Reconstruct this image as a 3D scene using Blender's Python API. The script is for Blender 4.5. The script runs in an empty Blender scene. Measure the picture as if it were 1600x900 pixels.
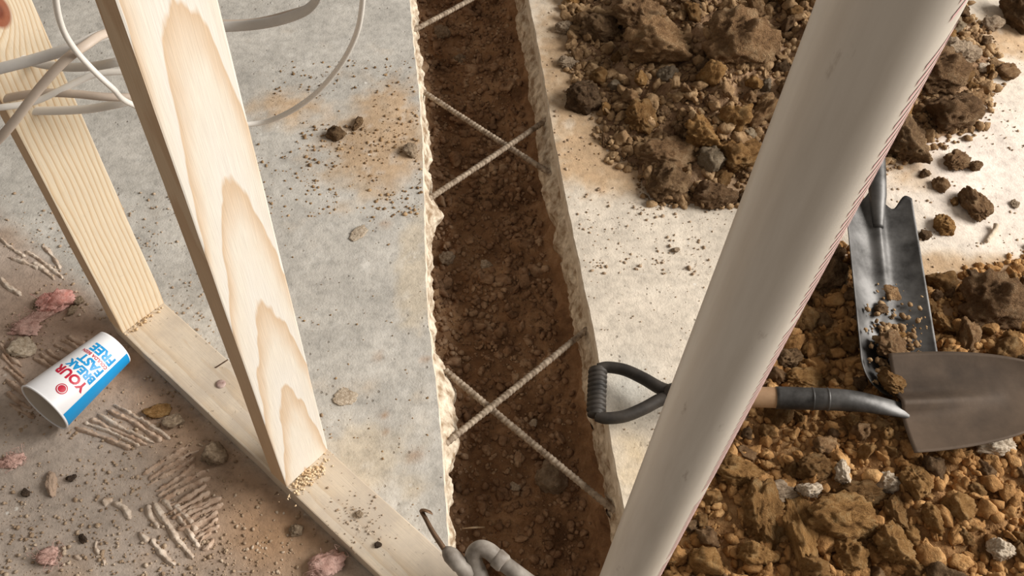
import bpy, math, random
import numpy as np
from mathutils import Vector, Matrix

random.seed(7)
RNG = np.random.default_rng(11)
scene = bpy.context.scene
COL = scene.collection

# ------------------------------------------------------------------ camera
F_PX = 1450.0
CAM_H = 1.437
_Z = np.array([91.0, 1054.0, F_PX]); _Z /= np.linalg.norm(_Z)
_X = np.array([1.0, 0, 0]) - _Z[0] * _Z; _X /= np.linalg.norm(_X)
_Y = np.cross(_Z, _X)
ROT = np.array([_X, _Y, _Z])                       # camera axes -> world axes
cam_data = bpy.data.cameras.new('camera')
cam = bpy.data.objects.new('camera', cam_data)
COL.objects.link(cam)
m = Matrix([list(ROT[0]) + [0], list(ROT[1]) + [0], list(ROT[2]) + [CAM_H], [0, 0, 0, 1]])
cam.matrix_world = m
cam_data.sensor_fit = 'HORIZONTAL'
cam_data.sensor_width = 36.0
cam_data.lens = 36.0 * F_PX / 1600.0
cam_data.clip_start = 0.02
scene.camera = cam

# ------------------------------------------------------------------ light
world = bpy.data.worlds.new('world')
scene.world = world
world.use_nodes = True
bg = world.node_tree.nodes['Background']
bg.inputs[0].default_value = (1.0, 0.89, 0.78, 1)
bg.inputs[1].default_value = 0.26

def area_light(name, loc, target, sx, sy, power, color):
    d = bpy.data.lights.new(name, 'AREA')
    d.shape = 'RECTANGLE'; d.size = sx; d.size_y = sy
    d.energy = power; d.color = color
    o = bpy.data.objects.new(name, d)
    COL.objects.link(o)
    o.location = loc
    o.rotation_euler = (Vector(target) - Vector(loc)).to_track_quat('-Z', 'Y').to_euler()
    return o
# daylight entering through the wide opening on the right of the room
area_light('daylight_opening', (6.2, 1.3, 3.9), (0.1, 1.0, 0.0), 5.0, 3.2, 930, (1.0, 0.965, 0.915))

scene.view_settings.view_transform = 'Standard'
scene.view_settings.look = 'None'
scene.view_settings.gamma = 1.0
scene.view_settings.use_curve_mapping = False
scene.view_settings.exposure = 0.0

# ------------------------------------------------------------------ helpers
def P(u, v, z=0.0):
    d = ROT @ np.array([u - 800.0, 450.0 - v, -F_PX])
    t = (CAM_H - z) / -d[2]
    return np.array([d[0] * t, d[1] * t, z])

def PY(u, v, y):
    d = ROT @ np.array([u - 800.0, 450.0 - v, -F_PX])
    t = y / d[1]
    return np.array([d[0] * t, y, CAM_H + d[2] * t])

def unit(v):
    v = np.asarray(v, float); return v / np.linalg.norm(v)

def lin(r, g, b):
    f = lambda c: (c / 255 / 12.92) if c / 255 <= 0.04045 else ((c / 255 + 0.055) / 1.055) ** 2.4
    return (f(r), f(g), f(b), 1.0)

def linv(r, g, b):
    return np.array(lin(r, g, b)[:3])

def _hash(ix, iy, iz, seed):
    h = (ix * 374761393 + iy * 668265263 + iz * 1440662683 + seed * 1274126177) & 0xFFFFFFFF
    h = ((h ^ (h >> 13)) * 1274126177) & 0xFFFFFFFF
    h = ((h ^ (h >> 16)) * 2246822519) & 0xFFFFFFFF
    return ((h ^ (h >> 15)) & 0xFFFFFF) / float(0xFFFFFF)

def vnoise(p, seed=0):
    p = np.asarray(p, float)
    if p.shape[-1] == 2:
        p = np.concatenate([p, np.zeros(p.shape[:-1] + (1,))], -1)
    i = np.floor(p).astype(np.int64); f = p - i
    f = f * f * (3 - 2 * f)
    r = 0
    for dx in (0, 1):
        for dy in (0, 1):
            for dz in (0, 1):
                w = (f[..., 0] if dx else 1 - f[..., 0]) * (f[..., 1] if dy else 1 - f[..., 1]) * (f[..., 2] if dz else 1 - f[..., 2])
                r = r + w * _hash(i[..., 0] + dx, i[..., 1] + dy, i[..., 2] + dz, seed)
    return r * 2 - 1

def fbm(p, octaves=4, seed=0, gain=0.5):
    p = np.asarray(p, float); a = 1.0; s = 0; n = 0
    for k in range(octaves):
        s = s + a * vnoise(p * (2.03 ** k) + 17.3 * k, seed + k); n += a; a *= gain
    return s / n

def sstep(a, b, x):
    t = np.clip((x - a) / (b - a), 0, 1); return t * t * (3 - 2 * t)

def mesh_from(name, verts, faces, smooth=True):
    me = bpy.data.meshes.new(name)
    verts = np.asarray(verts, np.float32).reshape(-1, 3)
    if isinstance(faces, np.ndarray):
        nf, k = faces.shape
        me.vertices.add(len(verts)); me.vertices.foreach_set('co', verts.ravel())
        me.loops.add(nf * k); me.loops.foreach_set('vertex_index', faces.astype(np.int32).ravel())
        me.polygons.add(nf)
        me.polygons.foreach_set('loop_start', np.arange(0, nf * k, k, dtype=np.int32))
        me.update(calc_edges=True)
    else:
        me.from_pydata([tuple(map(float, v)) for v in verts], [], [tuple(int(i) for i in f) for f in faces])
    if smooth:
        me.polygons.foreach_set('use_smooth', np.ones(len(me.polygons), dtype=bool))
    me.validate(); me.update()
    return me

def obj(name, me, material=None, parent=None, loc=None):
    o = bpy.data.objects.new(name, me)
    COL.objects.link(o)
    if material is not None and me is not None and not me.materials:
        me.materials.append(material)
    if loc is not None:
        o.location = loc
    if parent is not None:
        o.parent = parent
    return o

def tag(o, label=None, cat=None, group=None, kind=None):
    if label: o['label'] = label
    if cat: o['category'] = cat
    if group: o['group'] = group
    if kind: o['kind'] = kind
    return o

def empty(name, loc=(0, 0, 0), rot=None):
    o = bpy.data.objects.new(name, None)
    COL.objects.link(o); o.empty_display_size = 0.05
    if rot is None:
        o.location = loc
    else:
        mm = Matrix(rot).to_4x4(); mm.translation = Vector(loc); o.matrix_world = mm
    return o

def grid_faces(nr, nc, wrap=False):
    r = np.arange(nr - 1)[:, None]; c = np.arange(nc if wrap else nc - 1)[None, :]
    a = r * nc + c; b = r * nc + (c + 1) % nc
    return np.stack([a, b, b + nc, a + nc], -1).reshape(-1, 4)

def catmull(pts, n=8):
    pts = [np.asarray(p, float) for p in pts]
    pts = [2 * pts[0] - pts[1]] + pts + [2 * pts[-1] - pts[-2]]
    out = []
    for i in range(1, len(pts) - 2):
        p0, p1, p2, p3 = pts[i - 1:i + 3]
        for k in range(n):
            t = k / n
            out.append(0.5 * ((2 * p1) + (-p0 + p2) * t + (2 * p0 - 5 * p1 + 4 * p2 - p3) * t * t + (-p0 + 3 * p1 - 3 * p2 + p3) * t ** 3))
    out.append(pts[-2])
    return np.array(out)

def sweep(path, ra, rb=None, seg=12, up=(0, 0, 1), cap=True):
    """tube along a path; ra / rb: half sizes across and along 'up' (scalars or arrays)"""
    path = np.asarray(path, float); n = len(path)
    if rb is None: rb = ra
    ra = np.broadcast_to(ra, n); rb = np.broadcast_to(rb, n)
    tan = np.gradient(path, axis=0); tan /= np.linalg.norm(tan, axis=1)[:, None]
    nrm = np.array(up, float); V = []
    ang = np.linspace(0, 2 * np.pi, seg, endpoint=False)
    for i in range(n):
        nrm = nrm - tan[i] * np.dot(nrm, tan[i]); nrm = nrm / np.linalg.norm(nrm)
        side = np.cross(tan[i], nrm)
        V.append(path[i] + np.outer(np.cos(ang) * ra[i], side) + np.outer(np.sin(ang) * rb[i], nrm))
    V = np.concatenate(V)
    Fq = [tuple(f) for f in grid_faces(n, seg, True)]
    if cap:
        Fq += [tuple(range(seg))[::-1], tuple(range((n - 1) * seg, n * seg))]
    return V, Fq

def lathe(profile, seg=32):
    """profile: (radius, z) list; axis z"""
    ang = np.linspace(0, 2 * np.pi, seg, endpoint=False); V = []
    for r, z in profile:
        V.append(np.stack([np.cos(ang) * r, np.sin(ang) * r, np.full(seg, z)], 1))
    return np.concatenate(V), grid_faces(len(profile), seg, True)

def box_vf(x0, x1, y0, y1, z0, z1):
    V = [(x0, y0, z0), (x1, y0, z0), (x1, y1, z0), (x0, y1, z0), (x0, y0, z1), (x1, y0, z1), (x1, y1, z1), (x0, y1, z1)]
    Fq = [(3, 2, 1, 0), (4, 5, 6, 7), (0, 1, 5, 4), (1, 2, 6, 5), (2, 3, 7, 6), (3, 0, 4, 7)]
    return V, Fq

_ico_cache = {}
def ico(sub):
    if sub in _ico_cache: return _ico_cache[sub]
    import bmesh
    bm = bmesh.new(); bmesh.ops.create_icosphere(bm, subdivisions=sub, radius=1)
    V = np.array([v.co[:] for v in bm.verts]); Fq = np.array([[v.index for v in f.verts] for f in bm.faces])
    bm.free(); _ico_cache[sub] = (V, Fq); return V, Fq

def clod_shape(seed, sub=4, planes=12, rough=0.12, fine=0.05, lump=0.0, lo=0.62):
    rg = np.random.default_rng(seed)
    V, Fq = ico(sub)
    d = V / np.linalg.norm(V, axis=1)[:, None]
    N = rg.normal(size=(planes, 3)); N /= np.linalg.norm(N, axis=1)[:, None]
    off = rg.uniform(lo, 1.0, planes)
    dot = np.maximum(d @ N.T, 0.02)
    rr = np.minimum(off[None] / dot, 1.6)
    k = 24.0
    r = -np.log(np.exp(-k * rr).sum(1) + math.exp(-k * 1.15)) / k
    o = rg.uniform(-50, 50, 3)
    r = r * (1 + rough * fbm(d * 2.6 + o, 3, seed) + fine * fbm(d * 8 + o, 4, seed + 5, 0.62) - 0.10 * np.maximum(0, 0.22 - np.abs(fbm(d * 2.2 - o, 2, seed + 3))) / 0.22)
    if lump:
        r = r + lump * np.maximum(0, fbm(d * 5.5 + o, 2, seed + 9))
    return d * r[:, None], Fq

# ------------------------------------------------------------------ material helpers
class NT:
    def __init__(s, name):
        s.m = bpy.data.materials.new(name); s.m.use_nodes = True
        s.t = s.m.node_tree; s.n = s.t.nodes; s.b = s.n['Principled BSDF']
    def add(s, kind, **kw):
        nd = s.n.new(kind)
        for k, v in kw.items():
            if k.startswith('i_'):
                key = k[2:]
                nd.inputs[int(key) if key.isdigit() else key.replace('_', ' ')].default_value = v
            else: setattr(nd, k, v)
        return nd
    def l(s, a, b): s.t.links.new(a, b)
    def noise(s, vec, scale, detail=4, rough=0.55, dist=0.0):
        nd = s.add('ShaderNodeTexNoise'); nd.inputs['Scale'].default_value = scale
        nd.inputs['Detail'].default_value = detail; nd.inputs['Roughness'].default_value = rough
        nd.inputs['Distortion'].default_value = dist
        if vec is not None: s.l(vec, nd.inputs['Vector'])
        return nd.outputs[0]
    def ramp(s, fac, stops, interp='LINEAR'):
        nd = s.add('ShaderNodeValToRGB'); cr = nd.color_ramp; cr.interpolation = interp
        while len(cr.elements) < len(stops): cr.elements.new(0.5)
        for e, (p, c) in zip(cr.elements, stops):
            e.position = p; e.color = c if not np.isscalar(c) else (c, c, c, 1)
        s.l(fac, nd.inputs[0]); return nd.outputs[0]
    def mix(s, fac, a, b, blend='MIX'):
        nd = s.add('ShaderNodeMix', data_type='RGBA', blend_type=blend)
        for sock, v in ((nd.inputs[0], fac), (nd.inputs[6], a), (nd.inputs[7], b)):
            if hasattr(v, 'node'): s.l(v, sock)
            else: sock.default_value = v
        return nd.outputs[2]
    def math(s, op, a, b=None, c=None):
        nd = s.add('ShaderNodeMath', operation=op)
        for i, v in enumerate((a, b, c)):
            if v is None: continue
            if hasattr(v, 'node'): s.l(v, nd.inputs[i])
            else: nd.inputs[i].default_value = v
        return nd.outputs[0]
    def bump(s, h, strength=0.5, dist=0.002):
        nd = s.add('ShaderNodeBump'); nd.inputs['Strength'].default_value = strength
        nd.inputs['Distance'].default_value = dist; s.l(h, nd.inputs['Height'])
        s.l(nd.outputs[0], s.b.inputs['Normal'])
    def color(s, c):
        if hasattr(c, 'node'): s.l(c, s.b.inputs['Base Color'])
        else: s.b.inputs['Base Color'].default_value = c
    def objvec(s, scale=None):
        tc = s.add('ShaderNodeTexCoord'); v = tc.outputs['Object']
        if scale is not None:
            mp = s.add('ShaderNodeMapping'); mp.inputs['Scale'].default_value = scale
            s.l(v, mp.inputs[0]); v = mp.outputs[0]
        return v
    def rough(s, r): s.b.inputs['Roughness'].default_value = r

def soil_mat(name, dark, mid, light, scale, bumpd, rnd=True, dust=None):
    n = NT(name); v = n.objvec()
    a = n.noise(v, scale, 5, 0.6); b = n.noise(v, scale * 5, 4, 0.65)
    f = n.math('ADD', n.math('MULTIPLY', a, 0.65), n.math('MULTIPLY', b, 0.35))
    c = n.ramp(f, [(0.33, lin(*dark)), (0.5, lin(*mid)), (0.66, lin(*light))])
    if rnd:
        oi = n.add('ShaderNodeObjectInfo')
        val = n.ramp(oi.outputs['Random'], [(0.0, lin(186, 180, 176)), (0.35, lin(222, 216, 210)), (0.7, lin(242, 236, 228)), (1.0, lin(255, 248, 238))])
        c = n.mix(1.0, c, val, 'MULTIPLY')
    n.color(c); n.rough(0.95)
    n.b.inputs['Specular IOR Level'].default_value = 0.15
    n.bump(n.math('ADD', b, n.noise(v, scale * 16, 3, 0.7)), 0.8, bumpd)
    return n.m

def plain_mat(name, col, rough=0.6, metal=0.0, var=0.12, scale=30, bumpd=0.0006, col2=None, spec=0.4):
    n = NT(name); v = n.objvec()
    a = n.noise(v, scale, 5, 0.6)
    c2 = col2 if col2 else tuple(int(x * (1 - var)) for x in col)
    n.color(n.ramp(a, [(0.35, lin(*c2)), (0.65, lin(*col))]))
    n.rough(rough); n.b.inputs['Metallic'].default_value = metal
    n.b.inputs['Specular IOR Level'].default_value = spec
    n.bump(n.noise(v, scale * 4, 4, 0.6), 0.5, bumpd)
    return n.m

def concrete_mat(name):
    n = NT(name); v = n.objvec()
    at = n.add('ShaderNodeAttribute', attribute_name='tint')
    a = n.noise(v, 9, 6, 0.62); b = n.noise(v, 60, 5, 0.65)
    f = n.ramp(a, [(0.3, 0.78), (0.7, 1.10)])
    g = n.ramp(b, [(0.28, 0.74), (0.5, 1.0), (0.72, 1.14)])
    c = n.mix(1.0, at.outputs['Color'], f, 'MULTIPLY'); c = n.mix(1.0, c, g, 'MULTIPLY')
    # pores, fine dark grit and pale chips
    vo = n.add('ShaderNodeTexVoronoi'); vo.inputs['Scale'].default_value = 55; n.l(v, vo.inputs['Vector'])
    gate = n.ramp(n.noise(v, 14, 3), [(0.5, 0.0), (0.62, 1.0)])
    sp = n.math('MULTIPLY', n.ramp(vo.outputs['Distance'], [(0.10, 1.0), (0.17, 0.0)]), gate)
    c = n.mix(n.math('MULTIPLY', sp, 0.45), c, lin(112, 96, 78))
    vo2 = n.add('ShaderNodeTexVoronoi'); vo2.inputs['Scale'].default_value = 31; n.l(v, vo2.inputs['Vector'])
    gate2 = n.ramp(n.noise(v, 6, 3), [(0.55, 0.0), (0.65, 1.0)])
    sp2 = n.math('MULTIPLY', n.ramp(vo2.outputs['Distance'], [(0.07, 1.0), (0.13, 0.0)]), gate2)
    c = n.mix(n.math('MULTIPLY', sp2, 0.8), c, lin(226, 222, 214))
    # long faint scratches
    mp = n.add('ShaderNodeMapping'); mp.inputs['Rotation'].default_value = (0, 0, 0.9); mp.inputs['Scale'].default_value = (5, 160, 1)
    n.l(v, mp.inputs[0])
    sc = n.ramp(n.noise(mp.outputs[0], 1.0, 2), [(0.70, 0.0), (0.76, 1.0)])
    c = n.mix(n.math('MULTIPLY', sc, 0.22), c, lin(232, 228, 220))
    n.color(c); n.rough(0.85); n.b.inputs['Specular IOR Level'].default_value = 0.25
    h = n.math('ADD', n.math('ADD', b, n.noise(v, 220, 3, 0.7)), n.math('MULTIPLY', sp, -1.5))
    n.bump(h, 0.5, 0.0022)
    return n.m

def wood_mat(name, pith, k, freq, wob, cols, knot=None, dirt=0.0, fibre=(900, 900, 18), axis=2):
    """flat-sawn timber: growth rings about an off-centre pith that drifts along the length"""
    n = NT(name); v = n.objvec()
    sx = n.add('ShaderNodeSeparateXYZ'); n.l(v, sx.inputs[0])
    ox, oy, oz = (sx.outputs[0], sx.outputs[1], sx.outputs[2]) if axis == 2 else (sx.outputs[0], sx.outputs[2], sx.outputs[1])
    sw = lambda a, b: (a, a, b) if axis == 2 else (a, b, a)
    slow = n.objvec(sw(7, 2.0)); w1 = n.noise(slow, 1.0, 3, 0.5)
    slow2 = n.objvec(sw(30, 5.0)); w2 = n.noise(slow2, 1.0, 3, 0.6)
    u = n.math('ADD', ox, n.math('MULTIPLY', n.math('SUBTRACT', w1, 0.5), wob))
    u = n.math('SUBTRACT', u, pith[0]); vv = n.math('SUBTRACT', oy, pith[1])
    r = n.math('SQRT', n.math('ADD', n.math('MULTIPLY', u, u), n.math('MULTIPLY', vv, vv)))
    r = n.math('ADD', r, n.math('MULTIPLY', oz, k))
    r = n.math('ADD', r, n.math('MULTIPLY', n.math('SUBTRACT', w2, 0.5), wob * 0.35))
    if knot:
        mp = n.add('ShaderNodeVectorMath', operation='SUBTRACT'); n.l(v, mp.inputs[0]); mp.inputs[1].default_value = knot[0]
        ms = n.add('ShaderNodeVectorMath', operation='MULTIPLY'); n.l(mp.outputs[0], ms.inputs[0]); ms.inputs[1].default_value = (1, 0.15, 0.55)
        ln = n.add('ShaderNodeVectorMath', operation='LENGTH'); n.l(ms.outputs[0], ln.inputs[0])
        kd = n.math('DIVIDE', ln.outputs['Value'], knot[1])
        r = n.math('ADD', r, n.math('MULTIPLY', n.math('POWER', 2.718, n.math('MULTIPLY', n.math('MULTIPLY', kd, kd), -0.35)), 0.03))
    fr = n.math('FRACT', n.math('MULTIPLY', r, freq))
    c = n.ramp(fr, [(0.0, lin(*cols[0])), (0.50, lin(*cols[1])), (0.74, lin(*cols[2])), (0.95, lin(*cols[3])), (1.0, lin(*cols[0]))])
    fib = n.noise(n.objvec(fibre), 1.0, 3, 0.6)
    c = n.mix(1.0, c, n.ramp(fib, [(0.3, 0.90), (0.7, 1.06)]), 'MULTIPLY')
    if knot:
        c = n.mix(n.ramp(kd, [(0.75, 1.0), (1.0, 0.0)]), c, lin(150, 88, 62))
        c = n.mix(n.ramp(kd, [(0.25, 1.0), (0.5, 0.0)]), c, lin(120, 66, 48))
    if dirt:
        d1 = n.noise(n.objvec(), 14, 6, 0.65); d2 = n.noise(n.objvec(), 120, 3, 0.6)
        dm = n.math('MULTIPLY', n.ramp(d1, [(0.42, 0.0), (0.62, 1.0)]), dirt)
        c = n.mix(dm, c, lin(188, 175, 160))
        c = n.mix(n.math('MULTIPLY', n.ramp(d2, [(0.66, 0.0), (0.72, 1.0)]), dirt), c, lin(120, 104, 88))
    n.color(c); n.rough(0.72); n.b.inputs['Specular IOR Level'].default_value = 0.25
    n.bump(n.math('ADD', fr, n.math('MULTIPLY', fib, 1.5)), 0.25, 0.0005)
    return n.m

M = {}
M['concrete'] = concrete_mat('concrete')
M['cut'] = plain_mat('sawn_concrete', (226, 214, 196), 0.9, 0, 0.2, 40, 0.002, col2=(192, 176, 154), spec=0.2)
M['broken'] = plain_mat('broken_concrete', (230, 216, 194), 0.95, 0, 0.25, 45, 0.006, col2=(146, 122, 96), spec=0.2)
M['trench'] = soil_mat('trench_soil', (98, 72, 52), (148, 114, 84), (182, 148, 114), 9, 0.006, rnd=False)
M['heap_grey'] = soil_mat('grey_brown_soil', (104, 80, 60), (156, 125, 96), (196, 166, 134), 14, 0.006, rnd=False)
M['heap_ochre'] = soil_mat('ochre_soil', (112, 82, 52), (166, 126, 84), (200, 162, 116), 14, 0.006, rnd=False)
M['clod_grey'] = soil_mat('grey_brown_clod', (122, 94, 68), (184, 148, 110), (220, 190, 152), 1.7, 0.06)
M['clod_ochre'] = soil_mat('ochre_clod', (136, 100, 60), (198, 154, 100), (224, 190, 140), 1.7, 0.06)
M['clod_dark'] = soil_mat('dark_clod', (100, 78, 58), (152, 124, 94), (196, 168, 134), 1.7, 0.06)
M['clod_pale'] = soil_mat('pale_clod', (146, 128, 106), (200, 182, 156), (230, 216, 194), 1.7, 0.06)
M['crumb_grey'] = soil_mat('grey_brown_crumbs', (96, 74, 52), (150, 121, 88), (196, 167, 130), 16, 0.003, rnd=False)
M['crumb_ochre'] = soil_mat('ochre_crumbs', (108, 78, 46), (166, 124, 78), (202, 162, 112), 16, 0.003, rnd=False)
M['crumb_trench'] = soil_mat('trench_crumbs', (104, 80, 60), (156, 124, 96), (200, 172, 142), 16, 0.003, rnd=False)
M['crumb_floor'] = soil_mat('floor_grit', (128, 106, 86), (176, 152, 126), (218, 202, 182), 30, 0.002, rnd=False)
M['stone_pale'] = plain_mat('pale_stone', (222, 206, 184), 0.9, 0, 0.3, 3, 0.04, col2=(168, 148, 124))
M['stone_grey'] = plain_mat('grey_stone', (172, 152, 128), 0.9, 0, 0.3, 3, 0.04, col2=(126, 106, 84))
M['chip_dark'] = plain_mat('dark_brown_chip', (84, 66, 50), 0.9, 0, 0.3, 3, 0.04, col2=(48, 38, 30))
M['mortar'] = plain_mat('old_tile_adhesive', (200, 178, 158), 0.95, 0, 0.3, 60, 0.003, col2=(168, 140, 118), spec=0.15)
M['mortar_pale'] = plain_mat('pale_tile_adhesive', (214, 200, 184), 0.95, 0, 0.3, 60, 0.003, col2=(176, 154, 134), spec=0.15)
M['rebar'] = plain_mat('dusty_rebar', (176, 160, 140), 0.8, 0.15, 0.3, 90, 0.0008, col2=(116, 98, 80))
M['black'] = plain_mat('black_dusty_plastic', (66, 60, 54), 0.6, 0, 0.3, 25, 0.0008, col2=(34, 31, 28))
M['steel_dark'] = plain_mat('dark_worn_steel', (112, 110, 108), 0.5, 0.6, 0.4, 14, 0.0006, col2=(54, 52, 50))
M['steel_dusty'] = plain_mat('dusty_brown_steel', (112, 95, 80), 0.5, 0.3, 0.3, 7, 0.0008, col2=(74, 63, 54))
M['shaft_wood'] = plain_mat('worn_handle_wood', (184, 150, 116), 0.7, 0, 0.2, 12, 0.0006, col2=(140, 108, 80))
M['cable'] = plain_mat('pale_cable_sheath', (238, 233, 225), 0.4, 0, 0.05, 12, 0.0003)
M['cable_grey'] = plain_mat('grey_cable_sheath', (216, 212, 206), 0.45, 0, 0.1, 12, 0.0003)
M['cable_tan'] = plain_mat('tan_cable_sheath', (200, 184, 168), 0.5, 0, 0.1, 12, 0.0003)
M['conduit'] = plain_mat('dusty_grey_plastic', (162, 154, 144), 0.55, 0, 0.25, 25, 0.0006, col2=(112, 102, 92))
M['strap'] = plain_mat('bronze_brown_metal', (128, 100, 76), 0.5, 0.4, 0.3, 40, 0.0004)
M['pink'] = plain_mat('pink_insulation_fibre', (236, 186, 176), 0.95, 0, 0.3, 70, 0.004, col2=(204, 140, 128), spec=0.1)
M['pink_dusty'] = plain_mat('dusty_pink_insulation_fibre', (212, 178, 166), 0.95, 0, 0.3, 70, 0.004, col2=(188, 150, 138), spec=0.1)
M['sawdust'] = plain_mat('sawdust', (234, 214, 182), 0.95, 0, 0.2, 80, 0.001, col2=(200, 168, 128))
M['nail'] = plain_mat('rusty_nail', (130, 104, 84), 0.6, 0.5, 0.3, 90, 0.0003)
M['paper_white'] = plain_mat('white_coated_paper', (238, 238, 240), 0.38, 0, 0.02, 20, 0.0001)
M['paper_inner'] = plain_mat('cup_inner_paper', (214, 204, 190), 0.7, 0, 0.05, 20, 0.0001)
M['ink_blue'] = plain_mat('blue_ink', (30, 152, 216), 0.4, 0, 0.03, 20, 0.0)
M['ink_red'] = plain_mat('red_ink', (196, 34, 62), 0.4, 0, 0.05, 20, 0.0)
M['ink_pink'] = plain_mat('pink_ink', (234, 190, 186), 0.5, 0, 0.05, 60, 0.0)

M['shaded_edge_grain'] = wood_mat('shaded_edge_grain_pine', (0.6, 0.0), 0.004, 60, 0.02, [(214, 188, 156), (212, 184, 150), (208, 178, 144), (202, 170, 136)])  # even edge grain, browner than the face: shade of stud sides put into colour
def pvc_mat():
    n = NT('white_pvc'); v = n.objvec()
    a = n.noise(n.objvec((30, 30, 3)), 1.0, 5, 0.6)
    c = n.ramp(a, [(0.3, lin(204, 192, 176)), (0.6, lin(224, 214, 200))])
    d = n.noise(n.objvec((60, 60, 18)), 1.0, 5, 0.65)
    c = n.mix(n.ramp(d, [(0.66, 0.0), (0.76, 0.55)]), c, lin(150, 128, 106))
    n.color(c); n.rough(0.36); n.b.inputs['Specular IOR Level'].default_value = 0.45
    n.bump(a, 0.1, 0.0003); return n.m
M['pvc'] = pvc_mat()
M['stud'] = wood_mat('cathedral_pine', (0.002, 0.046), 0.058, 76, 0.030,
                     [(233, 226, 215), (232, 222, 206), (225, 206, 183), (214, 188, 158)])
M['stud_b'] = wood_mat('straight_grain_pine', (0.16, 0.020), 0.014, 120, 0.026,
                       [(228, 213, 188), (226, 209, 181), (218, 195, 162), (200, 170, 132)], knot=((0.002, -0.019, 0.658), 0.015), dirt=0.12)
M['plate'] = wood_mat('dusty_plate_pine', (0.02, 0.14), 0.010, 130, 0.02,
                      [(218, 204, 184), (216, 200, 178), (212, 194, 170), (206, 186, 160)], dirt=0.6, fibre=(900, 18, 900), axis=1)

# ------------------------------------------------------------------ setting: the two slabs
LEDGE_PX = [(632, -160), (640, 0), (645, 60), (653, 130), (660, 225), (663, 340), (666, 450), (671, 520), (681, 600), (689, 680), (697, 800), (704, 900), (718, 1150)]
REDGE_PX = [(806, -160), (827, 0), (850, 120), (868, 225), (891, 340), (914, 450), (937, 565), (952, 675), (975, 795), (996, 900), (1045, 1150)]
_l = np.array([P(u, v)[:2] for u, v in LEDGE_PX])[::-1]
_r = np.array([P(u, v)[:2] for u, v in REDGE_PX])[::-1]
Y0, Y1 = 0.02, 2.55
def extrap(y, tab):
    y = np.asarray(y, float); x = np.interp(y, tab[:, 1], tab[:, 0])
    s = -0.106
    x = np.where(y < tab[0, 1], tab[0, 0] + s * (y - tab[0, 1]), x)
    return np.where(y > tab[-1, 1], tab[-1, 0] + s * (y - tab[-1, 1]), x)
def xl(y): return extrap(y, _l) + 0.0016 * fbm(np.stack([np.asarray(y) * 45, np.asarray(y) * 0 + 3], -1), 2, 5)
def xr(y): return extrap(y, _r) + 0.0016 * fbm(np.stack([np.asarray(y) * 45, np.asarray(y) * 0 + 9], -1), 2, 6)

def in_poly(x, y, poly):
    x = np.asarray(x); y = np.asarray(y); c = np.zeros(x.shape, bool); n = len(poly)
    for i in range(n):
        x0, y0 = poly[i]; x1, y1 = poly[(i + 1) % n]
        cond = ((y0 > y) != (y1 > y)) & (x < (x1 - x0) * (y - y0) / (y1 - y0 + 1e-12) + x0)
        c ^= cond
    return c

def sdist(x, y, poly):
    x = np.asarray(x, float); y = np.asarray(y, float); d = np.full(x.shape, 1e9); n = len(poly)
    for i in range(n):
        a = np.array(poly[i]); b = np.array(poly[(i + 1) % n]); ab = b - a
        t = np.clip(((x - a[0]) * ab[0] + (y - a[1]) * ab[1]) / (ab @ ab), 0, 1)
        d = np.minimum(d, np.hypot(x - a[0] - t * ab[0], y - a[1] - t * ab[1]))
    return np.where(in_poly(x, y, poly), d, -d)

POLY_A_PX = [(868, -220), (888, 0), (898, 70), (905, 160), (945, 175), (945, 232), (1000, 262), (1022, 305), (1100, 326), (1150, 318), (1200, 300), (1290, 300), (1355, 292), (1395, 245), (1440, 226), (1520, 196), (1552, 120), (1535, 60), (1490, -10), (1450, -220)]
POLY_B_PX = [(1010, 960), (1062, 840), (1120, 730), (1170, 640), (1225, 520), (1262, 420), (1300, 380), (1345, 420), (1450, 452), (1500, 440), (1560, 428), (1640, 395), (2000, 380), (2000, 1100), (980, 1100)]

def blob(XY, u, v, rx, ry, ang=0.0):
    c = P(u, v)[:2]; d = XY - c; ca, sa = math.cos(ang), math.sin(ang)
    a = (d[..., 0] * ca + d[..., 1] * sa) / rx; b = (-d[..., 0] * sa + d[..., 1] * ca) / ry
    return np.exp(-(a * a + b * b))

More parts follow.
